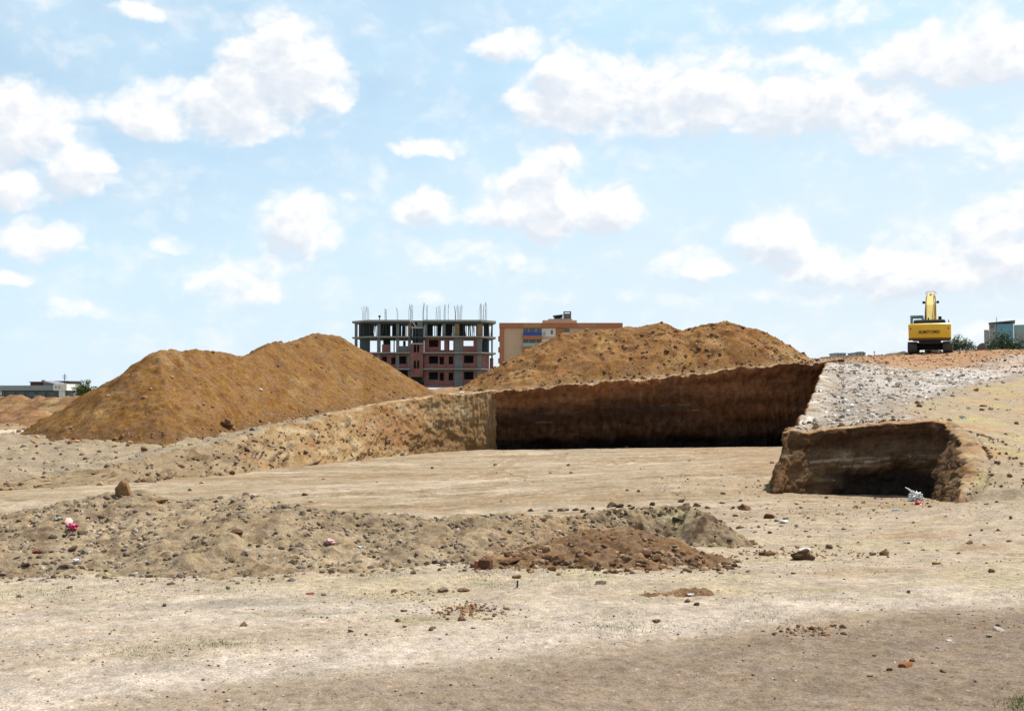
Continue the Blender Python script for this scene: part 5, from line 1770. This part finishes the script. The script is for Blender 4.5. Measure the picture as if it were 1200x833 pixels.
MB().box(cx0 + .1, cx1 - .1, cy1 - .045, cy1 - .03, cz0 + .56, cz1 - .02).build('windscreen', cg[0], cab)
MB().box(cx0 + .25, cx1 - .25, 2.0, 2.15, cz0 + .55, cz0 + 1.05, .04).build('cab_seat', M['black'], cab)
# boom: box section rising forward, then the arm dropping beyond it
boom_side = [(.9, 1.55), (1.5, 1.45), (2.7, 3.3), (3.3, 3.75), (5.6, 3.2), (5.75, 3.5), (3.6, 4.35), (2.9, 4.28), (2.1, 3.55), (.75, 2.0)]
bo = bevel_poly(boom_side, -.30, .30, .03).build('boom', M['yellow_pale'], t)
MB().box(-.34, .34, 2.85, 3.3, 3.72, 4.12, .03).build('boom_bracket', M['brownpaint'], bo)
for s in (-1, 1):
    MB().tube([(s * .42, 1.2, 1.35), (s * .40, 2.0, 2.45)], .085, 10).tube([(s * .40, 2.0, 2.45), (s * .36, 2.75, 3.55)], .05, 10).build('boom_cylinder', M['yellow_pale'], bo)
    MB().tube([(s * .26, .8, 2.15), (s * .30, 1.7, 3.25), (s * .33, 2.5, 4.05), (s * .22, 3.0, 4.42)], .025, 6).build('hydraulic_hose', M['brownpaint'], bo)
    arc = [(s * .12, 3.1, 4.30)] + [(s * (.12 + .26 * math.sin(R(a))), 3.15, 4.42 - .0 + .16 * math.cos(R(a)) + .0) for a in range(-30, 121, 25)]
    MB().tube(arc, .03, 6).build('hose_loop', M['yellow_pale'], bo)
    MB().box(s * .50 - .1, s * .50 + .1, 2.55, 2.68, 3.66, 3.84, .03).tube([(s * .28, 2.62, 3.7), (s * .5, 2.62, 3.72)], .02, 6).build('work_light', M['black'], bo)
MB().tube([(0, 2.95, 4.30), (0, 3.9, 4.55)], .09, 10).tube([(0, 3.9, 4.55), (0, 5.5, 4.2)], .055, 10).build('arm_cylinder', M['yellow_pale'], bo)
ar = bevel_poly([(5.3, 3.2), (5.75, 4.2), (6.0, 4.2), (6.5, 1.2), (6.25, 1.1)], -.22, .22, .02).build('arm', M['yellow_pale'], t)
bu = bevel_poly([(6.1, 1.2), (6.6, 1.15), (6.7, .55), (6.35, .1), (5.6, .05), (5.35, .35), (5.8, .4), (6.15, .7)], -.6, .6, .02).build('bucket', M['black'], t)
MB().tube([(.62, 1.9, 2.0), (.62, 1.9, 2.55)], .02, 6).box(.54, .78, 1.86, 1.92, 2.45, 2.68, .02).build('mirror', M['black'], t)
MB().tube([(1.3, -.2, 2.05), (1.3, -.2, 2.3), (1.3, 1.6, 2.3), (1.3, 1.6, 2.0)], .02, 6).build('handrail', M['brownpaint'], t)
tag(t, 'yellow tracked excavator seen from behind on the rise right of the pit', 'excavator')


# ------------------------------------------------------------------ far houses
def far_box(mb, px0, px1, py0, py1, Y, depth, t, zb=None):
    x0, _, z1 = at(px0, py0, Y)
    x1, _, z0 = at(px1, py1, Y)
    o_ = t.location
    return mb.box(x0 - o_.x, x1 - o_.x, Y - o_.y, Y - o_.y + depth, (z0 if zb is None else zb) - o_.z, z1 - o_.z)


YL = 280.0
t = empty('long_building', (at(10, 470, YL)[0], YL, -1.7))
far_box(MB(), -60, 64, 457.4, 472, YL + .5, 14, t).build('wall', M['dark_blue'], t)
far_box(MB(), -60, 63, 451.6, 457.4, YL - .6, 16, t).build('fascia', M['grey_blue'], t)
for px in range(-50, 62, 12):
    far_box(MB(), px, px + 7, 459, 465, YL + .35, .1, t).build('window', M['window'], t)
far_box(MB(), 0, 2, 458, 463, YL + .2, .2, t).build('door_frame', M['white'], t)
far_box(MB(), 40, 47, 462.5, 469, YL + .1, .3, t).build('pale_door', M['grey_blue'], t)
pn = far_box(MB(), 35.5, 50, 447.8, 451.6, YL + 3, 8, t).build('penthouse', M['redbrown'], t)
far_box(MB(), 34, 50, 447, 447.8, YL + 2, 10, t).build('penthouse_roof', M['roof_grey'], t)
a, b, c_, d_ = at(48, 446.3, YL), at(64, 450.2, YL), at(64, 451.6, YL), at(48, 451.6, YL)
l_ = t.location
MB().add([(p[0] - l_.x, yy, p[2] - l_.z) for yy in (1.5, 10) for p in (a, b, c_, d_)], [(0, 1, 2, 3), (7, 6, 5, 4), (0, 4, 5, 1), (1, 5, 6, 2), (2, 6, 7, 3), (3, 7, 4, 0)]).build('sloped_roof', M['roof_grey'], t)
far_box(MB(), 48.5, 51.5, 445.3, 447, YL + 3, 1, t).build('chimney', M['roof_grey'], t)
tag(t, 'long low grey building with dark blue wall at the left edge', 'building')

t = empty('white_building', (at(70, 468, 272)[0], 272, -1.6))
far_box(MB(), 62.5, 78, 450, 457.5, 270, 8, t).build('upper_block', M['white'], t)
far_box(MB(), 69, 73.5, 457.5, 467, 270.2, 1.5, t).build('pillar', M['white'], t)
far_box(MB(), 63, 79, 457.5, 470, 274, 6, t).build('recessed_wall', M['dark_blue'], t)
far_box(MB(), 74, 78.5, 458.5, 463, 273.8, .2, t).build('window', M['window'], t)
far_box(MB(), 73, 79, 464, 466, 270, .6, t).build('low_wall', M['white'], t)
for px in (64.5, 68.5):
    far_box(MB(), px, px + 1.6, 452.5, 455, 269.9, .1, t).build('window', M['grey_blue'], t)
tag(t, 'small white block on a single pillar at the end of the long grey building', 'building')

t = empty('brown_building', (at(75, 468, 295)[0], 295, -1.6))
far_box(MB(), 65, 80, 447, 470, 295, 9, t).build('wall', M['brownwall'], t)
far_box(MB(), 64, 80.5, 446.2, 447, 294, 11, t).build('flat_roof', M['roof_grey'], t)
far_box(MB(), 80, 91, 453, 459, 293, 8, t).build('side_block', M['grey_blue'], t)
far_box(MB(), 89, 91, 453, 458.5, 292.8, .2, t).build('white_edge', M['white'], t)
far_box(MB(), 80.5, 96, 459, 466, 295, 6, t).build('shed', M['dark_blue'], t)
tag(t, 'brown flat-roofed building with grey side block behind the white block', 'building')

p0 = at(75.5, 463, 288)
MB_ = MB().tube([(0, 0, 0), (0, 0, (463 - 438) / FPX * 288)], .14, 7, .1)
t = empty('utility_pole', p0)
MB_.build('pole', M['wood'], t)
for yy in (440.5, 443):
    MB().box(-.6, .6, -.08, .08, (463 - yy) / FPX * 288 - .07, (463 - yy) / FPX * 288 + .07).build('cross_arm', M['wood'], t)
tag(t, 'thin utility pole with two cross arms above the white block', 'pole')
p0 = at(135, 462, 250)
t = empty('street_lamp', p0)
MB().tube([(0, 0, 0), (0, 0, 4.1)], .10, 7, .07).build('pole', M['roof_grey'], t)
MB().tube([(0, 0, 4.05), (.5, 0, 4.2), (1.3, 0, 4.2)], .05, 6).build('lamp_arm', M['roof_grey'], t)
tag(t, 'slim lamp post rising behind the left flank of the big heap', 'lamp post')

YR = 205.0
t = empty('blue_building', (at(1180, 412, YR)[0], YR, 2.4))
far_box(MB(), 1154.5, 1160, 386, 415, YR - .05, 8, t).build('side_wing', M['grey_wall'], t)
far_box(MB(), 1160, 1169, 379, 416, YR, 10, t).build('grey_wall', M['grey_wall'], t)
far_box(MB(), 1169, 1188, 379.2, 416, YR - .1, 10, t).build('blue_wall', M['blue_wall'], t)
a, b, c_, d_ = at(1159.5, 378.4, YR), at(1189, 376.2, YR), at(1189, 377.9, YR), at(1159.5, 379.3, YR)
l_ = t.location
MB().add([(p[0] - l_.x, yy, p[2] - l_.z + .12) for yy in (-.7, 10.6) for p in (a, b, c_, d_)], [(0, 1, 2, 3), (7, 6, 5, 4), (0, 4, 5, 1), (1, 5, 6, 2), (2, 6, 7, 3), (3, 7, 4, 0)]).build('roof_slab', M['roof_grey'], t)
far_box(MB(), 1187, 1220, 381, 416, YR + .3, 9, t).build('teal_wing', M['teal_wall'], t)
far_box(MB(), 1191, 1200, 379, 381, YR + 3, 6, t).build('roof_block', M['teal_wall'], t)
far_box(MB(), 1189, 1194, 390, 402, YR + .2, .2, t).build('window', M['grey_wall'], t)
far_box(MB(), 1196, 1210, 390, 402, YR + .2, .2, t).build('window', M['grey_wall'], t)
far_box(MB(), 1163, 1165.5, 381, 384, YR - .2, .1, t).build('window', M['window'], t)
MB().tube([(at(1168.5, 380, YR)[0] - l_.x, 4, at(1168.5, 378, YR)[2] - l_.z), (at(1168.5, 380, YR)[0] - l_.x, 4, at(1168.5, 370, YR)[2] - l_.z)], .07, 6).build('antenna', M['concrete'], t)
t.rotation_euler[2] = -math.atan2(t.location.x, YR)
t.scale = (.95, .8, 1)
tag(t, 'blue-painted building with grey side behind bushes at the right edge', 'building')

p0 = at(1150.5, 411, 88)
o = lump_mesh('boulder', 905, (.50, .45, .92), CLOD, (p0[0], p0[1], p0[2] - .05), .3, rough=.12)
o.color = (.15, .115, .10, 1)
tag(o, 'dark rounded boulder on the skyline between the two bushes', 'boulder')

far_specs = [(980, 991.5, 414.0, M['stone_grey'], 'small flat-roofed grey house on the skyline, left one of a pair', 420),
             (1002, 1014.5, 413.6, M['stone_grey'], 'small grey house with a stepped roof on the skyline left of the excavator', 430)]
for px0, px1, py, m_, lb in [(s_[0], s_[1], s_[2], s_[3], s_[4]) for s_ in far_specs]:
    Yh = 420.0
    t = empty('distant_house', (at((px0 + px1) / 2, 424, Yh)[0], Yh, 8))
    far_box(MB(), px0, px1, py, 428, Yh, 9, t, zb=0).build('wall', m_, t)
    far_box(MB(), px0 - .3, px1 + .3, py - .5, py, Yh - .5, 10, t).build('roof', M['roof_grey'], t)
    for q in range(3):
        a = px0 + (px1 - px0) * (.12 + .3 * q)
        far_box(MB(), a, a + 1.6, py + 1.2, py + 3, Yh - .06, .06, t).build('window', M['window'], t)
    if px0 > 1000:
        far_box(MB(), px0 + 5, px0 + 11, py - 1.6, py - .5, Yh + 2, 5, t).build('roof_house', m_, t)
    tag(t, lb, 'house')
t = empty('distant_sheds', (at(983, 424, 430)[0], 430, 8))
far_box(MB(), 968, 980, 418.6, 428, 430, 8, t, zb=0).build('wall', M['roof_grey'], t)
far_box(MB(), 992, 1000.5, 416.4, 428, 430.5, 8, t, zb=0).build('shed', M['stone_grey'], t)
far_box(MB(), 967.5, 980.5, 418, 418.6, 429.5, 9, t).build('roof', M['grey_wall'], t)
tag(t, 'row of low sheds on the skyline beside the two grey houses', 'shed')
p0 = at(1024.7, 424, 420)
t = empty('distant_mast', (p0[0], p0[1], 8))
MB().tube([(0, 0, 0), (0, 0, at(1024.7, 411.5, 420)[2] - 8)], .2, 6, .12).build('mast_pole', M['roof_grey'], t)
MB().box(-.5, .5, -.1, .1, at(1024.7, 412.6, 420)[2] - 8.1, at(1024.7, 412.6, 420)[2] - 7.9).build('cross_arm', M['roof_grey'], t)
tag(t, 'thin mast on the skyline between the grey houses and the excavator', 'mast')
t = empty('distant_hut', (at(1058, 424, 260)[0], 260, 5))
far_box(MB(), 1051, 1064, 413.6, 428, 260, 8, t, zb=0).build('wall', M['stone_grey'], t)
a, b, c_ = at(1050.5, 413.6, 260), at(1065, 413.6, 260), at(1058.5, 411.3, 260)
l_ = t.location
MB().add([(p[0] - l_.x, yy, p[2] - l_.z) for yy in (-.4, 8.4) for p in (a, b, c_)], [(0, 1, 2), (5, 4, 3), (0, 3, 4, 1), (1, 4, 5, 2), (2, 5, 3, 0)]).build('roof', M['grey_wall'], t)
tag(t, 'low grey hut peeping over the rise just left of the excavator', 'hut')


# ------------------------------------------------------------------ trees and bushes
def tree(name, loc, clumps, mat, label, cat, leaf=.35, per=260, trunk_h=1.5, trunk_r=.15, seed=1, group=None):
    rg_ = np.random.default_rng(seed)
    t = empty(name, loc)
    mb = MB().tube([(0, 0, -.3), (.05, 0, trunk_h * .6), (0, .05, trunk_h)], trunk_r, 8, trunk_r * .6)
    for (cx_, cy_, cz_, rx, ry, rz) in clumps:
        mb.tube([(0, .02, trunk_h * .8), (cx_ * .5, cy_ * .5, (trunk_h * .8 + cz_) / 2), (cx_, cy_, cz_)], trunk_r * .4, 6, trunk_r * .15)
    mb.build('trunk', M['bark'], t)
    V = []
    for (cx_, cy_, cz_, rx, ry, rz) in clumps:
        m_ = int(per * (rx * rz))
        sub = rg_.normal(0, .45, (max(4, m_ // 14), 3)) * np.array([rx, ry, rz]) + np.array([cx_, cy_, cz_])
        c_ = sub[rg_.integers(len(sub), size=m_)] + rg_.normal(0, .16, (m_, 3)) * np.array([rx, ry, rz])
        a_ = rg_.normal(0, 1, (m_, 3)); a_ /= np.linalg.norm(a_, axis=1)[:, None]
        b_ = np.cross(a_, rg_.normal(0, 1, (m_, 3))); b_ /= np.linalg.norm(b_, axis=1)[:, None] + 1e-9
        s_ = leaf * rg_.uniform(.5, 1.1, (m_, 1))
        V.append(np.stack([c_ - a_ * s_, c_ + b_ * s_ * .5, c_ + a_ * s_, c_ - b_ * s_ * .5], 1))
    V = np.concatenate(V)
    link_mesh('crown', V.reshape(-1, 3), np.arange(len(V) * 4).reshape(-1, 4), mat, parent=t)
    return tag(t, label, cat, group)


k_ = 265 / FPX
p0 = at(99, 467, 265)
tree('green_tree', p0, [(-1.4, 0, 2.4, 1.6, 1.4, 1.3), (0.2, 0, 3.2, 1.3, 1.3, 1.5), (1.3, .3, 2.0, 1.3, 1.2, 1.2), (-.4, .4, 1.6, 2.0, 1.4, 1.0)], M['leaf'], 'bright green tree right of the grey and brown buildings', 'tree', .28, 260, 1.6, .16, 3)
p0 = at(110, 466, 255)
tree('green_bush', p0, [(-.6, 0, .7, 1.2, 1, .7), (.9, .2, .5, 1.2, 1, .5)], M['leaf_dark'], 'dark low bush right of the bright green tree', 'bush', .25, 260, .5, .08, 4)
p0 = at(1128, 412, 95)
tree('green_bush', p0, [(-.6, 0, .85, .9, .7, .75), (.1, 0, .6, 1.0, .7, .55), (.85, .1, .3, .9, .6, .4), (-.9, .2, .4, .7, .5, .5), (-.3, .1, .3, 1.2, .6, .4)], M['leaf_hazy'], 'green bush on the skyline right of the excavator', 'bush', .10, 1100, .5, .05, 5)
for i, (px, py, sz, lb) in enumerate(((1163, 411, .8, 'spreading green bush before the grey side of the blue building'), (1176, 411, 1.0, 'tall loose green bush before the blue wall'),
                                      (1192, 410.5, .8, 'dark green bush before the teal wing at the right edge'), (1207, 410, .9, 'green bush at the right edge, half cut off by the frame'))):
    p0 = at(px, py, 100)
    tall = 1.7 if i == 1 else .8
    tree('green_bush', p0, [(-.5 * sz, 0, .45 * sz * tall, .95 * sz, .6, .5 * sz * tall), (.45 * sz, .1, .5 * sz * tall, .95 * sz, .6, .55 * sz * tall), (0, .3, .9 * sz * tall, .7 * sz, .5, .5 * sz), (0, 0, .25 * sz, 1.2 * sz, .6, .4 * sz)],
         M['leaf_hazy'] if i in (0, 1) else M['leaf_dark'], lb, 'bush', .10, 1000, .4, .05, 20 + i, 'bushes before the blue building')

# ------------------------------------------------------------------ light
SUN_EL, SUN_AZ = R(58), math.atan2(.78, .62)           # azimuth from +Y towards +X
sd = Vector((math.cos(SUN_EL) * math.sin(SUN_AZ), math.cos(SUN_EL) * math.cos(SUN_AZ), math.sin(SUN_EL)))
sl = bpy.data.lights.new('sun', 'SUN')
sl.energy = 5.0
sl.angle = R(.5)
sl.color = (1, .955, .88)
so = bpy.data.objects.new('sun', sl)
COL.objects.link(so)
so.rotation_euler = sd.to_track_quat('Z', 'Y').to_euler()

world = bpy.data.worlds.new('World')
scene.world = world
world.cycles.sampling_method = 'MANUAL'
world.cycles.sample_map_resolution = 256
world.use_nodes = True
nt = world.node_tree
nt.nodes.clear()
Lk = nt.links
out = N(nt, 'ShaderNodeOutputWorld')
bg_sky = N(nt, 'ShaderNodeBackground', Strength=0.065)
sky = N(nt, 'ShaderNodeTexSky', sky_type='NISHITA')
sky.sun_disc = False
sky.sun_elevation = SUN_EL
sky.sun_rotation = SUN_AZ
sky.altitude = 600
sky.air_density = 1.0
sky.dust_density = 1.0
sky.ozone_density = 0.3
Lk.new(sky.outputs[0], bg_sky.inputs['Color'])

# cumulus clouds by direction: u = azimuth, v = slope above the horizon
tc = N(nt, 'ShaderNodeTexCoord')
sep = N(nt, 'ShaderNodeSeparateXYZ')
Lk.new(tc.outputs['Generated'], sep.inputs[0])
u_s = math_node(nt, 'ARCTAN2', sep.outputs[0], sep.outputs[1])
hyp = math_node(nt, 'SQRT', math_node(nt, 'ADD', math_node(nt, 'MULTIPLY', sep.outputs[0], sep.outputs[0]), math_node(nt, 'MULTIPLY', sep.outputs[1], sep.outputs[1])))
v_s = math_node(nt, 'DIVIDE', sep.outputs[2], math_node(nt, 'MAXIMUM', hyp, .02))

CLOUDS = [  # px, py of the flat-ish base centre, half width, height above, strength
    (330, 95, 95, 105, 1.0), (250, 135, 120, 60, 1.0), (175, 140, 80, 45, .9), (385, 105, 40, 45, .8), (240, 155, 70, 22, .6),
    (30, 160, 95, 85, 1.0), (85, 205, 55, 55, 1.0), (10, 225, 80, 45, .9), (40, 290, 70, 45, .9), (15, 330, 36, 14, .7), (97, 370, 62, 20, .45),
    (150, 12, 55, 20, .7), (345, 272, 62, 62, 1.0), (195, 284, 32, 18, .75), (270, 338, 92, 44, .55), (330, 308, 40, 26, .5),
    (500, 170, 62, 20, .8), (600, 55, 62, 32, .9), (665, 120, 85, 85, 1.0), (750, 125, 100, 75, 1.0), (850, 120, 80, 85, 1.0), (935, 125, 110, 80, 1.0),
    (1045, 150, 90, 70, 1.0), (1105, 156, 50, 32, .8), (645, 245, 52, 105, 1.0), (600, 248, 75, 55, .95), (700, 250, 68, 50, .95), (500, 248, 52, 36, .95),
    (560, 308, 105, 38, .5), (490, 354, 42, 18, .5), (815, 315, 75, 28, .75), (700, 345, 110, 18, .35), (910, 285, 65, 58, .95), (965, 315, 70, 42, .9),
    (1065, 320, 90, 72, .9), (1160, 310, 90, 60, .85), (1180, 255, 60, 50, .85), (1130, 75, 150, 80, .9), (1200, 190, 110, 60, .6), (1000, 345, 220, 26, .4), (990, 15, 120, 30, .6),
    (420, 225, 60, 10, .35), (1120, 385, 160, 22, .35)]
grp = bpy.data.node_groups.new('cloud_field', 'ShaderNodeTree')
grp.interface.new_socket('u', in_out='INPUT', socket_type='NodeSocketFloat')
grp.interface.new_socket('v', in_out='INPUT', socket_type='NodeSocketFloat')
grp.interface.new_socket('d', in_out='OUTPUT', socket_type='NodeSocketFloat')
grp.interface.new_socket('a', in_out='OUTPUT', socket_type='NodeSocketFloat')
gi, go = grp.nodes.new('NodeGroupInput'), grp.nodes.new('NodeGroupOutput')
cmb = N(grp, 'ShaderNodeCombineXYZ')
grp.links.new(gi.outputs['u'], cmb.inputs[0])
grp.links.new(gi.outputs['v'], cmb.inputs[1])
# billowing edge: push the sample point around
wn = N(grp, 'ShaderNodeTexNoise', Scale=16.0, Detail=4.0, Roughness=.6)
grp.links.new(cmb.outputs[0], wn.inputs['Vector'])
wv = N(grp, 'ShaderNodeVectorMath', operation='MULTIPLY_ADD')
grp.links.new(wn.outputs['Color'], wv.inputs[0])
wv.inputs[1].default_value = (.050, .034, 0)
wv.inputs[2].default_value = (-.025, -.017, 0)
wa = N(grp, 'ShaderNodeVectorMath', operation='ADD')
grp.links.new(cmb.outputs[0], wa.inputs[0])
grp.links.new(wv.outputs[0], wa.inputs[1])
ws = N(grp, 'ShaderNodeSeparateXYZ')
grp.links.new(wa.outputs[0], ws.inputs[0])
acc = None
for (px, py, hw, ht, stg) in CLOUDS:
    cu = math.atan((px - CX) / FPX)
    k = math.cos(cu)
    hw, ht = hw * 1.05, ht * 1.05
    ru = hw / FPX * k * k
    cv = (HORIZON - py) / FPX * k
    rv = ht / FPX * k
    du = math_node(grp, 'MULTIPLY_ADD', ws.outputs[0], 1 / ru, -cu / ru)
    dv = math_node(grp, 'SUBTRACT', ws.outputs[1], cv)
    up = math_node(grp, 'MULTIPLY', math_node(grp, 'MAXIMUM', dv, 0.0), 1 / rv)
    dn = math_node(grp, 'MULTIPLY', math_node(grp, 'MINIMUM', dv, 0.0), 1 / (rv * .45 + .004))
    vv = math_node(grp, 'ADD', up, dn)
    r2 = math_node(grp, 'ADD', math_node(grp, 'MULTIPLY', du, du), math_node(grp, 'MULTIPLY', vv, vv))
    f = math_node(grp, 'MAXIMUM', math_node(grp, 'MULTIPLY_ADD', r2, -stg, stg), 0.0)
    acc = f if acc is None else math_node(grp, 'SMOOTH_MAX', acc, f, .25)
fn = N(grp, 'ShaderNodeTexNoise', Scale=12.0, Detail=10.0, Roughness=.60)
fm = N(grp, 'ShaderNodeVectorMath', operation='MULTIPLY')
fm.inputs[1].default_value = (1, 1.5, 1)
grp.links.new(cmb.outputs[0], fm.inputs[0])
grp.links.new(fm.outputs[0], fn.inputs['Vector'])
big = N(grp, 'ShaderNodeTexNoise', Scale=4.5, Detail=5.0, Roughness=.55)
bm_ = N(grp, 'ShaderNodeVectorMath', operation='MULTIPLY')
bm_.inputs[1].default_value = (1, 2.4, 1)
grp.links.new(cmb.outputs[0], bm_.inputs[0])
grp.links.new(bm_.outputs[0], big.inputs['Vector'])
# the rest of the sky dome, outside the photographed sector, gets similar scattered clouds
absu = math_node(grp, 'ABSOLUTE', gi.outputs['u'])
outside = math_node(grp, 'MULTIPLY', math_node(grp, 'MAXIMUM', math_node(grp, 'GREATER_THAN', absu, .52), math_node(grp, 'GREATER_THAN', gi.outputs['v'], .42)),
                    math_node(grp, 'MULTIPLY_ADD', big.outputs['Fac'], 5.0, -2.3, clamp=True))
acc = math_node(grp, 'MAXIMUM', acc, outside)
gate = math_node(grp, 'MULTIPLY_ADD', acc, 2.2, .12, clamp=True)
dens = math_node(grp, 'ADD', acc, math_node(grp, 'MULTIPLY', math_node(grp, 'MULTIPLY_ADD', fn.outputs['Fac'], 1.7, -.85), gate))
bv = N(grp, 'ShaderNodeTexVoronoi', feature='SMOOTH_F1', normalize=True, Scale=26.0, Detail=2.0, Roughness=.6, Smoothness=.15)
bmv = N(grp, 'ShaderNodeVectorMath', operation='MULTIPLY')
bmv.inputs[1].default_value = (1, 1.35, 1)
grp.links.new(wa.outputs[0], bmv.inputs[0])
grp.links.new(bmv.outputs[0], bv.inputs['Vector'])
dens = math_node(grp, 'ADD', dens, math_node(grp, 'MULTIPLY', math_node(grp, 'MULTIPLY_ADD', bv.outputs['Distance'], -2.2, .84), gate))
grp.links.new(dens, go.inputs['d'])
grp.links.new(math_node(grp, 'ADD', acc, math_node(grp, 'MULTIPLY', math_node(grp, 'MULTIPLY_ADD', fn.outputs['Fac'], 1.6, -.8), gate)), go.inputs['a'])


FIELD_SOFT = []


def field(u, v):
    g = nt.nodes.new('ShaderNodeGroup')
    g.node_tree = grp
    Lk.new(u, g.inputs['u'])
    Lk.new(v, g.inputs['v'])
    FIELD_SOFT.append(g.outputs['a'])
    return g.outputs['d']


D0 = field(u_s, v_s)
D1 = field(math_node(nt, 'ADD', u_s, .008), math_node(nt, 'ADD', v_s, .016))
mr = N(nt, 'ShaderNodeMapRange', interpolation_type='SMOOTHSTEP')
mr.inputs['From Min'].default_value = .16
mr.inputs['From Max'].default_value = .98
Lk.new(D0, mr.inputs['Value'])
above = math_node(nt, 'MULTIPLY_ADD', v_s, 40, .3, clamp=True)
soft = N(nt, 'ShaderNodeMapRange', interpolation_type='SMOOTHSTEP')
soft.inputs['From Min'].default_value = .0
soft.inputs['From Max'].default_value = 1.0
soft.inputs['To Max'].default_value = .62
Lk.new(FIELD_SOFT[0], soft.inputs['Value'])
cover = math_node(nt, 'MULTIPLY', math_node(nt, 'MAXIMUM', mr.outputs[0], soft.outputs[0]), above)
# lit tops, grey-blue undersides: how much cloud lies between this spot and the sun
shade = N(nt, 'ShaderNodeMapRange', interpolation_type='SMOOTHSTEP')
shade.inputs['From Min'].default_value = .35
shade.inputs['From Max'].default_value = 1.35
Lk.new(D1, shade.inputs['Value'])
cc = N(nt, 'ShaderNodeMix', data_type='RGBA')
cc.inputs[6].default_value = (1.0, 1.0, 1.0, 1)
cc.inputs[7].default_value = (.74, .80, .88, 1)
relief = math_node(nt, 'MULTIPLY', math_node(nt, 'SUBTRACT', D1, D0), .65)
Lk.new(math_node(nt, 'MULTIPLY_ADD', shade.outputs[0], .8, relief, clamp=True), cc.inputs[0])
bg_c = N(nt, 'ShaderNodeBackground', Strength=.56)
Lk.new(cc.outputs[2], bg_c.inputs['Color'])
# thin veil of high cloud, thicker to the right and towards the horizon
bgn = N(nt, 'ShaderNodeTexNoise', Scale=3.0, Detail=6.0, Roughness=.6)
cm2 = N(nt, 'ShaderNodeCombineXYZ')
Lk.new(u_s, cm2.inputs[0])
Lk.new(math_node(nt, 'MULTIPLY', v_s, 2.5), cm2.inputs[1])
Lk.new(cm2.outputs[0], bgn.inputs['Vector'])
veil = math_node(nt, 'MULTIPLY_ADD', u_s, .35, .55, clamp=True)
veil = math_node(nt, 'ADD', veil, math_node(nt, 'MULTIPLY_ADD', bgn.outputs['Fac'], .7, -.35))
veil = math_node(nt, 'ADD', veil, math_node(nt, 'MULTIPLY_ADD', v_s, -1.6, .42, clamp=True), clamp=True)
veil = math_node(nt, 'MULTIPLY', math_node(nt, 'ADD', veil, .3, clamp=True), .94)
bg_v = N(nt, 'ShaderNodeBackground', Strength=.60)
vc = N(nt, 'ShaderNodeMix', data_type='RGBA')
vc.inputs[6].default_value = (.575, .80, .96, 1)
vc.inputs[7].default_value = (.745, .82, .87, 1)
Lk.new(math_node(nt, 'ADD', math_node(nt, 'MULTIPLY_ADD', v_s, -2.4, .75), math_node(nt, 'MULTIPLY', u_s, .5), clamp=True), vc.inputs[0])
Lk.new(vc.outputs[2], bg_v.inputs['Color'])
mx0 = N(nt, 'ShaderNodeMixShader')
Lk.new(veil, mx0.inputs[0])
Lk.new(bg_sky.outputs[0], mx0.inputs[1])
Lk.new(bg_v.outputs[0], mx0.inputs[2])
mx = N(nt, 'ShaderNodeMixShader')
Lk.new(cover, mx.inputs[0])
Lk.new(mx0.outputs[0], mx.inputs[1])
Lk.new(bg_c.outputs[0], mx.inputs[2])
Lk.new(mx.outputs[0], out.inputs['Surface'])

scene.view_settings.view_transform = 'Standard'
scene.view_settings.look = 'None'
scene.view_settings.exposure = 0.9
scene.view_settings.gamma = 1.0
scene.view_settings.use_curve_mapping = False
scene.render.engine = 'CYCLES'
scene.cycles.max_bounces = 5
scene.cycles.diffuse_bounces = 2
scene.cycles.use_denoising = True
